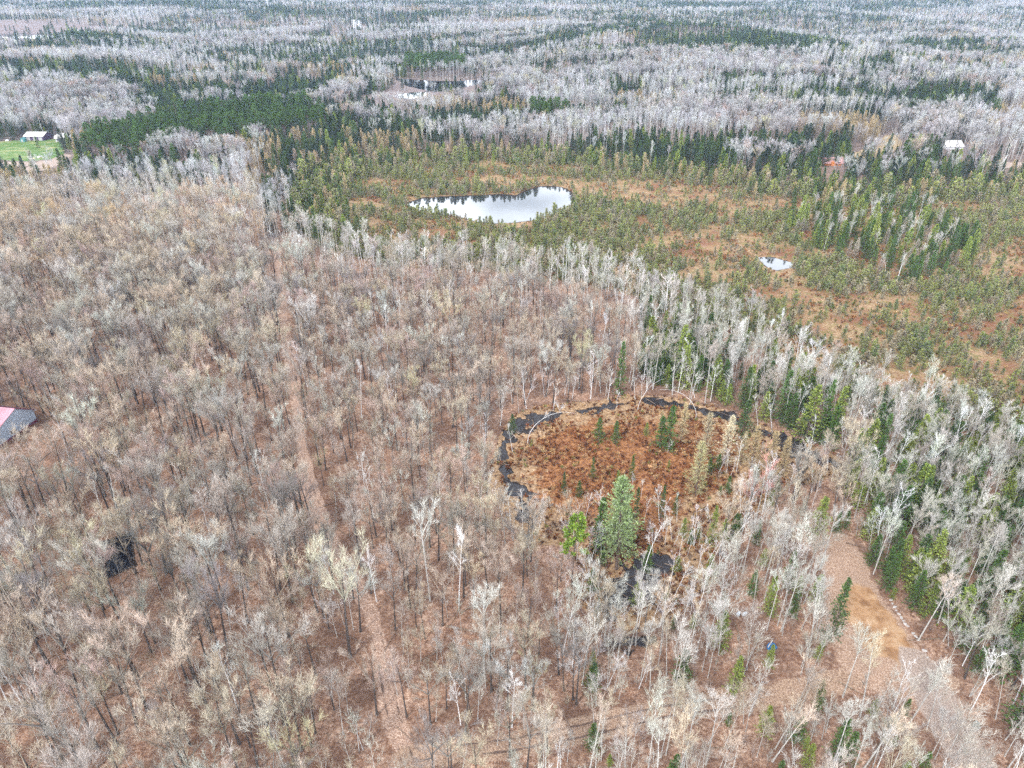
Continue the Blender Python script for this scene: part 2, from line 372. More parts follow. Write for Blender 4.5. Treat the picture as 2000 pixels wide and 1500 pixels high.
M_DARKBARK = bark('dark_bark', [(.3, (.03, .024, .021)), (.55, (.085, .07, .062)), (.75, (.19, .17, .16))])
M_GREYBARK = bark('grey_bark', [(.3, (.18, .165, .15)), (.5, (.42, .40, .37)), (.7, (.62, .60, .56))])
M_WHITEBARK = bark('white_bark', [(.27, (.08, .07, .065)), (.36, (.55, .54, .53)), (.6, (.80, .79, .78))])
M_BROWNBARK = bark('brown_bark', [(.3, (.07, .045, .035)), (.6, (.19, .14, .115))])
M_DEADWOOD = bark('dead_wood', [(.3, (.07, .045, .03)), (.5, (.19, .13, .09)), (.7, (.36, .30, .25))], scale=1.2, tint=1.0)
M_LIMB = tinted('limb_bark', .28, .75)
M_TWIG = tinted('twigs', .45, 1.45)
M_PALELIMB = tinted('pale_limbs', .6, 1.1)
M_WHITELIMB = tinted('white_limbs', .9, 1.3)
M_NEEDLE = tinted('needles', .35, 1.7)
M_LICHEN = tinted('lichened_needles', .35, 1.6, warm=(.22, (.30, .36, .22)))
M_BOGNEEDLE = tinted('bog_needles', .45, 1.6, warm=(.25, (.30, .27, .22)))

# ------------------------------------------------------------------ mesh of a plant, grown as arrays of stems
def nrm(v): return v / np.maximum(np.linalg.norm(v, axis=-1, keepdims=True), 1e-9)
class Geo:
    def __init__(s): s.v = []; s.f = []; s.m = []; s.n = 0
    def tubes(s, P, rad, sides, mi):
        """P: (N,K,3) centre lines, rad: (N,K); open tubes, the last ring closed to a near point"""
        N, K, _ = P.shape
        T = nrm(np.gradient(P, axis=1)); a = np.zeros_like(T); a[..., 0] = 1; a[np.abs(T[..., 0]) > .8] = (0, 1, 0)
        U = nrm(np.cross(T, a)); V = np.cross(T, U)
        th = np.arange(sides) * 2 * math.pi / sides
        ring = P[:, :, None, :] + rad[:, :, None, None] * (U[:, :, None, :] * np.cos(th)[None, None, :, None] + V[:, :, None, :] * np.sin(th)[None, None, :, None])
        s.v.append(ring.reshape(-1, 3))
        i = np.arange(N * K * sides).reshape(N, K, sides) + s.n
        q = np.stack([i[:, :-1], np.roll(i, -1, 2)[:, :-1], np.roll(i, -1, 2)[:, 1:], i[:, 1:]], -1).reshape(-1, 4)
        s.f.append(q); s.m.append(np.full(len(q), mi)); s.n += N * K * sides
    def blades(s, A, D, w, rng, mi, mid=None):
        """thin tapering twigs or needle sprays: a triangle from a base of width w to a point at A+D"""
        N = len(A); side = nrm(np.cross(D, rng.normal(size=(N, 3)))) * np.asarray(w).reshape(-1, 1) * .5
        v = np.stack([A - side, A + side, A + D], 1).reshape(-1, 3)
        i = np.arange(N * 3).reshape(N, 3) + s.n
        s.v.append(v); s.f.append(np.concatenate([i, np.full((N, 1), -1)], 1)); s.m.append(np.full(N, mi)); s.n += N * 3
    def diamonds(s, A, D, w, rng, mi):
        N = len(A); side = nrm(np.cross(D, rng.normal(size=(N, 3)))) * np.asarray(w).reshape(-1, 1) * .5
        mid = A + D * .4
        v = np.stack([A, mid + side, A + D, mid - side], 1).reshape(-1, 3)
        i = np.arange(N * 4).reshape(N, 4) + s.n
        s.v.append(v); s.f.append(i); s.m.append(np.full(N, mi)); s.n += N * 4
    def mesh(s, name, mats, smooth_=False):
        v = np.concatenate(s.v); f = np.concatenate(s.f); mi = np.concatenate(s.m)
        tri = f[:, 3] < 0; cnt = np.where(tri, 3, 4); flat = f.ravel()[f.ravel() >= 0]
        me = bpy.data.meshes.new(name); me.vertices.add(len(v)); me.vertices.foreach_set('co', v.ravel())
        me.loops.add(len(flat)); me.loops.foreach_set('vertex_index', flat.astype(np.int32))
        me.polygons.add(len(f)); me.polygons.foreach_set('loop_start', np.concatenate([[0], np.cumsum(cnt)[:-1]]).astype(np.int32))
        for m in mats: me.materials.append(m)
        me.polygons.foreach_set('material_index', mi.astype(np.int32))
        if smooth_: me.polygons.foreach_set('use_smooth', np.ones(len(f), bool))
        me.update(calc_edges=True); me.validate(); return me
UP = np.array([0, 0, 1.0])
def pts(P, D, L, curl, t):
    """points of bent stems that start at P, head along D, length L, and bend by the vector curl"""
    t = np.asarray(t)[..., None]; return P + D * L[:, None] * t + curl * L[:, None] * t * t
def kids(rng, P, D, L, curl, n, t0, t1, out, spread, up, lmin, lmax, taper=.5):
    """n children on every stem"""
    N = len(P); t = rng.uniform(t0, t1, (N, n)); rep = lambda a: np.repeat(a, n, 0)
    tt = t.ravel(); p = pts(rep(P), rep(D), rep(L), rep(curl), tt)
    tan = nrm(rep(D) + 2 * rep(curl) * tt[:, None])
    d = nrm(tan * out + nrm(rng.normal(size=(N * n, 3))) * spread + UP * up)
    l = rng.uniform(lmin, lmax, N * n) * (1 - taper * (tt - t0) / max(t1 - t0, 1e-6))
    return p, d, l
def stem_line(P, D, L, curl, K): return np.stack([pts(P, D, L, curl, np.full(len(P), k)) for k in np.linspace(0, 1, K)], 1)
def trunk_geo(rng, H, r, lean=.03, wob=.25, K=9, sides=6, top=.12, arc=None):
    z = np.linspace(0, 1, K); P = np.zeros((1, K, 3)); P[0, :, 2] = z * H
    a = rng.uniform(0, 6.28); P[0, :, 0] = np.cos(a) * lean * H * z + np.cumsum(rng.normal(size=K)) * wob * .12 * z; P[0, :, 1] = np.sin(a) * lean * H * z + np.cumsum(rng.normal(size=K)) * wob * .12 * z
    if arc:
        th = z * arc; P[0, :, 0] = (1 - np.cos(th)) / arc * H; P[0, :, 2] = np.sin(th) / arc * H
    P[0, 0, 2] = -.5
    rad = (r * (1 - (1 - top) * z))[None]; rad[0, 0] *= 1.25
    return P, rad
def along(P, t):
    k = P.shape[1] - 1; s = np.clip(t * k, 0, k - 1e-6); i = s.astype(int); f = (s - i)[:, None]
    return P[0, i] * (1 - f) + P[0, i + 1] * f

def hardwood(rng, H, crown_lo, width, nlimb, rtrunk, bark_m, limb_m, twig_m, w=.034, open_=1.0, nb=6, nt=8, nf=3, leaders=3, lean=.03, arc=None, limb_r=.055, trunk_top=.82, tl=1.0):
    """bare broadleaved tree: a stem that forks into rising leaders, limbs fanning out of them, branches, fine twigs"""
    P, rad = trunk_geo(rng, H * trunk_top, rtrunk, lean=lean, arc=arc, top=.22)
    tg = Geo(); tg.tubes(P, rad, 6, 0)
    g = Geo(); th = H * trunk_top
    # limbs on the stem
    t = np.sort(rng.uniform(crown_lo, .99, nlimb)); az = np.arange(nlimb) * 2.4 + rng.uniform(0, .9, nlimb); u = (t - crown_lo) / (1 - crown_lo)
    ang = R(66) * (1 - u * .62) * open_ * rng.uniform(.75, 1.15, nlimb)
    D = np.stack([np.cos(az) * np.sin(ang), np.sin(az) * np.sin(ang), np.cos(ang)], 1)
    L = width * (.95 - .25 * u) * rng.uniform(.7, 1.2, nlimb); curl = np.repeat(UP[None] * .30, nlimb, 0) + rng.normal(size=(nlimb, 3)) * .10
    B = along(P, t)
    if leaders:
        tl_ = rng.uniform(max(crown_lo + .05, .45), .8, leaders); az = np.arange(leaders) * 6.283 / leaders + rng.uniform(0, 2); a2 = R(27) * open_ * rng.uniform(.7, 1.3, leaders)
        D2 = np.stack([np.cos(az) * np.sin(a2), np.sin(az) * np.sin(a2), np.cos(a2)], 1); B2 = along(P, tl_); L2 = (H - B2[:, 2]) * rng.uniform(.8, 1.0, leaders); c2 = rng.normal(size=(leaders, 3)) * .07
        g.tubes(stem_line(B2, D2, L2, c2, 6), rtrunk * .58 * np.linspace(1, .14, 6)[None] * np.ones((leaders, 1)), 5, 0)
        p, d, l = kids(rng, B2, D2, L2, c2, 6, .2, 1.0, .8, .75, .25, width * .45, width * .85, .45)
        B = np.concatenate([B, p]); D = np.concatenate([D, d]); L = np.concatenate([L, l]); curl = np.concatenate([curl, rng.normal(size=p.shape) * .08 + UP * .2])
    g.tubes(stem_line(B, D, L, curl, 5), limb_r * np.clip(L / width, .4, 1.2)[:, None] * np.linspace(1.0, .2, 5)[None], 4, 0)
    p1, d1, l1 = kids(rng, B, D, L, curl, nb, .2, 1.0, 1.0, .55, .22, .30 * width, .52 * width)
    c1 = rng.normal(size=p1.shape) * .10 + UP * .14
    g.tubes(stem_line(p1, d1, l1, c1, 3), (l1 / width)[:, None] * limb_r * np.array([[.8, .5, .15]]), 3, 0)
    p2, d2, l2 = kids(rng, p1, d1, l1, c1, nt, .15, 1.0, 1.0, .62, .22, .8 * tl, 1.6 * tl)
    g.blades(p2, d2 * l2[:, None], w * 1.3, rng, 1)
    p3, d3, l3 = kids(rng, p2, d2, l2, p2 * 0, nf, .2, .95, .9, .62, .2, .45 * tl, 1.0 * tl, .3)
    g.blades(p3, d3 * l3[:, None], w, rng, 1)
    return tg.mesh('trunk', [bark_m], True), g.mesh('crown', [limb_m, twig_m])

def birch_like(rng, H, r=.115, arc=None, small=1.0, n=11):
    """slender white stem, few steep white limbs, a thin haze of fine twigs"""
    P, rad = trunk_geo(rng, H * .96, r, lean=.06, wob=.5, arc=arc, K=11)
    tg = Geo(); tg.tubes(P, rad, 6, 0); g = Geo()
    t = np.sort(rng.uniform(.42, .98, n)); az = rng.uniform(0, 6.28, n); ang = R(34) * rng.uniform(.6, 1.25, n)
    D = np.stack([np.cos(az) * np.sin(ang), np.sin(az) * np.sin(ang), np.cos(ang)], 1)
    L = 3.7 * small * (1.1 - .6 * (t - .42) / .56) * rng.uniform(.6, 1.2, n); curl = rng.normal(size=(n, 3)) * .1 + UP * .05
    B = along(P, t); g.tubes(stem_line(B, D, L, curl, 5), .021 * (r / .10) * np.linspace(1.3, .3, 5)[None] * np.ones((n, 1)), 4, 0)
    p1, d1, l1 = kids(rng, B, D, L, curl, 5, .3, 1, 1, .5, .2, .6, 1.5); c1 = rng.normal(size=p1.shape) * .1
    g.tubes(stem_line(p1, d1, l1, c1, 3), np.ones((len(p1), 1)) * np.array([[.016, .010, .005]]), 3, 0)
    p2, d2, l2 = kids(rng, p1, d1, l1, c1, 9, .2, 1, .8, .8, .0, .4, .9); g.blades(p2, d2 * l2[:, None], .022, rng, 1)
    p3, d3, l3 = kids(rng, B, D, L, curl, 14, .3, 1, .6, .8, .1, .4, .9); g.blades(p3, d3 * l3[:, None], .022, rng, 1)
    return tg.mesh('trunk', [M_WHITEBARK], True), g.mesh('crown', [M_WHITELIMB, M_TWIG])

def conifer(rng, H, R0, base=.06, r=.11, step=.30, nb=7, spray=8, slen=.46, sw=.20, droop=.25, power=.85, needle=None, barkm=None, ragged=.2, twigs=False):
    P, rad = trunk_geo(rng, H, r, lean=.01, wob=.08, K=6, top=.1)
    tg = Geo(); tg.tubes(P, rad, 6, 0); g = Geo()
    z = np.arange(base * H, H * .985, step); z = z + rng.uniform(-.1, .1, len(z)); k = np.repeat(np.arange(len(z)), nb)
    zz = z[k] + rng.uniform(-.12, .12, len(k)); u = np.clip((zz / H - base) / (1 - base), 0, 1)
    az = rng.uniform(0, 6.28, len(k)); L = R0 * (1 - u) ** power * rng.uniform(1 - ragged * 1.5, 1 + ragged, len(k)) + .12
    lump = 1 + .25 * np.sin(az * 3 + zz * 1.3 + rng.uniform(0, 6)); L = L * lump
    pitch_ = -droop + u * .75
    D = np.stack([np.cos(az) * np.cos(pitch_), np.sin(az) * np.cos(pitch_), np.sin(pitch_)], 1); curl = np.repeat(UP[None] * .12, len(k), 0)
    B = along(P, zz / H)
    g.tubes(stem_line(B, D, L, curl, 3), np.ones((len(k), 1)) * np.array([[.022, .014, .006]]), 3, 0)
    p, d, l = kids(rng, B, D, L, curl, spray, .12, 1.0, 1.0, .75, -.05, slen * .6, slen * 1.3, .25)
    if twigs: g.blades(p, d * l[:, None], sw, rng, 1)
    else: g.diamonds(p, d * l[:, None], sw, rng, 1)
    tip = np.array([P[0, -1]]); g.diamonds(np.repeat(tip - UP * .3, 6, 0), nrm(rng.normal(size=(6, 3)) * .35 + UP) * .6, .14, rng, 1)
    return tg.mesh('trunk', [barkm or M_BROWNBARK], True), g.mesh('crown', [barkm or M_BROWNBARK, needle or M_NEEDLE])

def pine(rng, H):
    P, rad = trunk_geo(rng, H * .97, .17, K=7); tg = Geo(); tg.tubes(P, rad, 6, 0); g = Geo()
    n = 46; t = rng.uniform(.5, .99, n); u = (t - .5) / .49; az = rng.uniform(0, 6.28, n); L = (2.7 * np.sqrt(np.clip(1 - u ** 1.8, .05, 1)) * rng.uniform(.6, 1.1, n))
    D = nrm(np.stack([np.cos(az), np.sin(az), .25 + u * .8], 1)); B = along(P, t); curl = np.repeat(UP[None] * .15, n, 0)
    g.tubes(stem_line(B, D, L, curl, 4), np.ones((n, 1)) * np.array([[.05, .035, .025, .012]]), 4, 0)
    p, d, l = kids(rng, B, D, L, curl, 8, .35, 1.05, 1, .7, .25, .4, .9)
    c = p + d * l[:, None]; k = np.repeat(c, 13, 0); dd = nrm(rng.normal(size=k.shape) + UP * .5)
    g.diamonds(k, dd * rng.uniform(.25, .55, (len(k), 1)), .17, rng, 1)
    return tg.mesh('trunk', [M_BROWNBARK], True), g.mesh('crown', [M_BROWNBARK, M_NEEDLE])

def sapling(rng, H, stems=4):
    tg = Geo(); P, rad = trunk_geo(rng, H, .035, lean=.10, wob=.5, K=6, sides=4); tg.tubes(P, rad, 4, 0); g = Geo()
    n = 14; t = rng.uniform(.2, 1, n); az = rng.uniform(0, 6.28, n); D = nrm(np.stack([np.cos(az) * .5, np.sin(az) * .5, np.ones(n)], 1))
    B = along(P, t * .98); L = rng.uniform(.7, 1.8, n) * H / 5; curl = rng.normal(size=(n, 3)) * .1
    g.tubes(stem_line(B, D, L, curl, 3), np.ones((n, 1)) * np.array([[.02, .014, .008]]), 3, 0)
    p, d, l = kids(rng, B, D, L, curl, 12, .1, 1, .9, .6, .3, .35, .9); g.blades(p, d * l[:, None], .024, rng, 1)
    return tg.mesh('trunk', [M_BROWNBARK], True), g.mesh('crown', [M_LIMB, M_TWIG])

# ------------------------------------------------------------------ the kinds of plant: name, builders of the variants
def variants(fn, n, seed): return [fn(np.random.default_rng(seed + i)) for i in range(n)]
KINDS = {}
KINDS['bare_maple'] = variants(lambda r: hardwood(r, r.uniform(15, 18.5), r.uniform(.45, .62), r.uniform(3.2, 4.3), 7, .22, M_DARKBARK, M_LIMB, M_TWIG, leaders=int(r.integers(2, 5)), nb=5, nt=6, nf=2, w=.028), 10, 100)
KINDS['bare_aspen'] = variants(lambda r: hardwood(r, r.uniform(14.5, 18), r.uniform(.58, .72), r.uniform(2.0, 2.8), 10, .15, M_GREYBARK, M_PALELIMB, M_TWIG, open_=.72, nb=4, nt=6, nf=2, leaders=int(r.integers(0, 3)), trunk_top=.93, limb_r=.036, lean=.03, w=.026, tl=.9), 8, 200)
KINDS['paper_birch'] = variants(lambda r: birch_like(r, r.uniform(12, 16)), 7, 300)
KINDS['spruce'] = variants(lambda r: conifer(r, r.uniform(9, 12), r.uniform(1.8, 2.5), needle=M_NEEDLE), 6, 400)
KINDS['bog_spruce'] = variants(lambda r: conifer(r, r.uniform(2.6, 4.4), r.uniform(.9, 1.35), base=.04, r=.045, step=.17, nb=5, spray=5, slen=.45, sw=.15, droop=-.25, power=.5, needle=M_BOGNEEDLE, ragged=.5), 7, 500)
KINDS['tamarack'] = variants(lambda r: conifer(r, r.uniform(9, 11), r.uniform(1.7, 2.2), base=.10, r=.08, step=.26, nb=6, spray=11, slen=.55, sw=.06, droop=-.05, power=.7, needle=M_TWIG, ragged=.35, twigs=True), 5, 600)
KINDS['red_pine'] = variants(lambda r: pine(r, r.uniform(16, 19)), 5, 700)
KINDS['young_hardwood'] = variants(lambda r: hardwood(r, r.uniform(8, 11.5), r.uniform(.35, .5), r.uniform(1.6, 2.3), 8, .075, M_GREYBARK, M_PALELIMB, M_TWIG, open_=.8, nb=4, nt=5, nf=2, leaders=int(r.integers(0, 3)), limb_r=.028, lean=.06, w=.024, tl=.8), 7, 800)
KINDS['hemlock'] = [conifer(np.random.default_rng(61), 14.5, 2.6, base=.24, r=.2, step=.22, nb=10, spray=15, slen=.48, sw=.10, droop=.3, power=.62, needle=M_LICHEN, ragged=.3)]
def heath(rng):
    tg = Geo(); n = 9; az = rng.uniform(0, 6.28, n); D = nrm(np.stack([np.cos(az) * .6, np.sin(az) * .6, np.ones(n)], 1)); B = np.zeros((n, 3)); L = rng.uniform(.35, .7, n); c = D * 0
    tg.tubes(stem_line(B, D, L, c, 3), np.ones((n, 1)) * np.array([[.018, .012, .006]]), 3, 0); g = Geo()
    p, d, l = kids(rng, B, D, L, c, 12, .2, 1, .7, .9, .2, .12, .3, .1); g.diamonds(p, d * l[:, None], .09, rng, 0)
    return tg.mesh('stems', [M_BROWNBARK]), g.mesh('foliage', [M_NEEDLE])
KINDS['heath_shrub'] = variants(heath, 5, 950)
def bent(rng):
    return birch_like(rng, rng.uniform(10, 12), .05, arc=rng.uniform(1.7, 2.3), small=.45, n=3)
KINDS['bent_birch'] = variants(bent, 4, 970)
def log(rng):
    L = rng.uniform(7, 12); K = 8; z = np.linspace(0, 1, K); P = np.zeros((1, K, 3)); P[0, :, 0] = (z - .5) * L; P[0, :, 1] = np.cumsum(rng.normal(size=K)) * .06; P[0, :, 2] = .14 + rng.uniform(0, .10) * z
    g = Geo(); g.tubes(P, (rng.uniform(.13, .2) * (1 - .6 * z))[None], 7, 0)
    b = Geo(); n = 1; t = rng.uniform(.35, .8, n); D = nrm(rng.normal(size=(n, 3)) + np.array([1, 0, .5])); D[:, 2] = np.abs(D[:, 2]); Lb = rng.uniform(.6, 1.8, n)
    b.tubes(stem_line(along(P, t), D, Lb, D * 0, 3), np.ones((n, 1)) * np.array([[.05, .03, .012]]), 4, 0)
    return g.mesh('trunk', [M_DEADWOOD], True), b.mesh('broken_branch', [M_DEADWOOD], True)
KINDS['fallen_log'] = variants(log, 6, 990)
KINDS['sapling'] = variants(lambda r: sapling(r, r.uniform(3.5, 6)), 5, 900)

# ------------------------------------------------------------------ where they grow
rg = np.random.default_rng(42)
def grid_pts(s, x0, x1, y0, y1):
    nx, ny = int((x1 - x0) / s), int((y1 - y0) / s)
    X, Y = np.meshgrid(np.arange(nx), np.arange(ny)); X = x0 + (X + rg.uniform(.05, .95, X.shape)) * s; Y = y0 + (Y + rg.uniform(.05, .95, Y.shape)) * s
    return X.ravel(), Y.ravel()
def in_view(x, y, h=20, mx=110):
    px, py, dep = proj(x, y, 0); _, pt, _ = proj(x, y, h)
    mx = mx + FPX * 26 / np.maximum(dep, 1)      # a little beyond the frame on every side
    return (dep > 1) & (px > -mx) & (px < 2000 + mx) & (pt < 1540 + FPX * 9 / np.maximum(dep, 1)) & (py > -60)
PLANTS = {k: [] for k in KINDS}       # rows: x, y, z, rotation, scale, tilt x, tilt y, r, g, b
def add(kind, x, y, sc, tint, z=None, tilt=.03, jit=.16, tj=.16):
    n = len(x)
    if n == 0: return
    if z is None: z = land(x, y)['h']
    sc = sc * np.ones(n) * rg.uniform(1 - jit, 1 + jit, n); t = np.array(tint, float)
    if t.ndim == 1: t = np.repeat(t[None], n, 0)
    t = t * rg.uniform(1 - tj, 1 + tj, (n, 1)) * rg.uniform(.96, 1.04, (n, 3))
    if kind not in ('heath_shrub', 'fallen_log'):
        for hx, hy, hr in CLEAR: 
            k = (x - hx) ** 2 + (y - hy) ** 2 > hr * hr
            if not k.all(): x, y, z, sc, t = x[k], y[k], z[k], sc[k], t[k]
    n = len(x); PLANTS[kind].append(np.column_stack([x, y, z - .05, rg.uniform(0, 6.283, n), sc * np.ones(n), rg.normal(0, tilt, n), rg.normal(0, tilt, n), t, np.zeros(n), np.full(n, -1)]))
HERO = []; CLEAR = []
HEIGHT = {k: float(np.mean([max(v.co.z for v in t.vertices) for t, c in KINDS[k]])) for k in KINDS}
def hero(kind, px, yb, yt, tint, label, clear=1.5, rot=None, vi=-1, tilt=(0, 0)):
    """a plant read off the photograph: foot at (px, yb), top at row yt"""
    x, y = unproj(px, yb); x = float(x); y = float(y); z = float(land(np.array([x]), np.array([y]))['h'][0])
    k = (750 - yt) / FPX; h = (k * y * CP - y * SP) / (CP + k * SP) + CAMH - z
    HERO.append(label); PLANTS[kind].append(np.array([[x, y, z - .05, rg.uniform(0, 6.28) if rot is None else rot, h / HEIGHT[kind], tilt[0], tilt[1], *tint, 1, len(HERO) - 1 + 1000 * 0]]))
    if clear: CLEAR.append((x, y, clear))
    return x, y, z
T_GREY = (.37, .33, .28); T_TAN = (.45, .375, .285); T_PALE = (.455, .44, .39); T_ORANGE = (.45, .33, .215); T_YEL = (.47, .42, .275); T_DARK = (.20, .18, .165); T_ROSE = (.38, .29, .245)
T_SPR = (.072, .115, .036); T_SPR2 = (.20, .245, .055); T_FIR = (.078, .135, .034); T_BOG = (.23, .255, .07); T_TAM = (.46, .36, .20); T_LAV = (.40, .37, .355)

def pick(n, opts):
    """opts: list of (weight, tint)"""
    w = np.array([a for a, _ in opts], float); i = rg.choice(len(opts), n, p=w / w.sum()); return np.array([t for _, t in opts])[i]

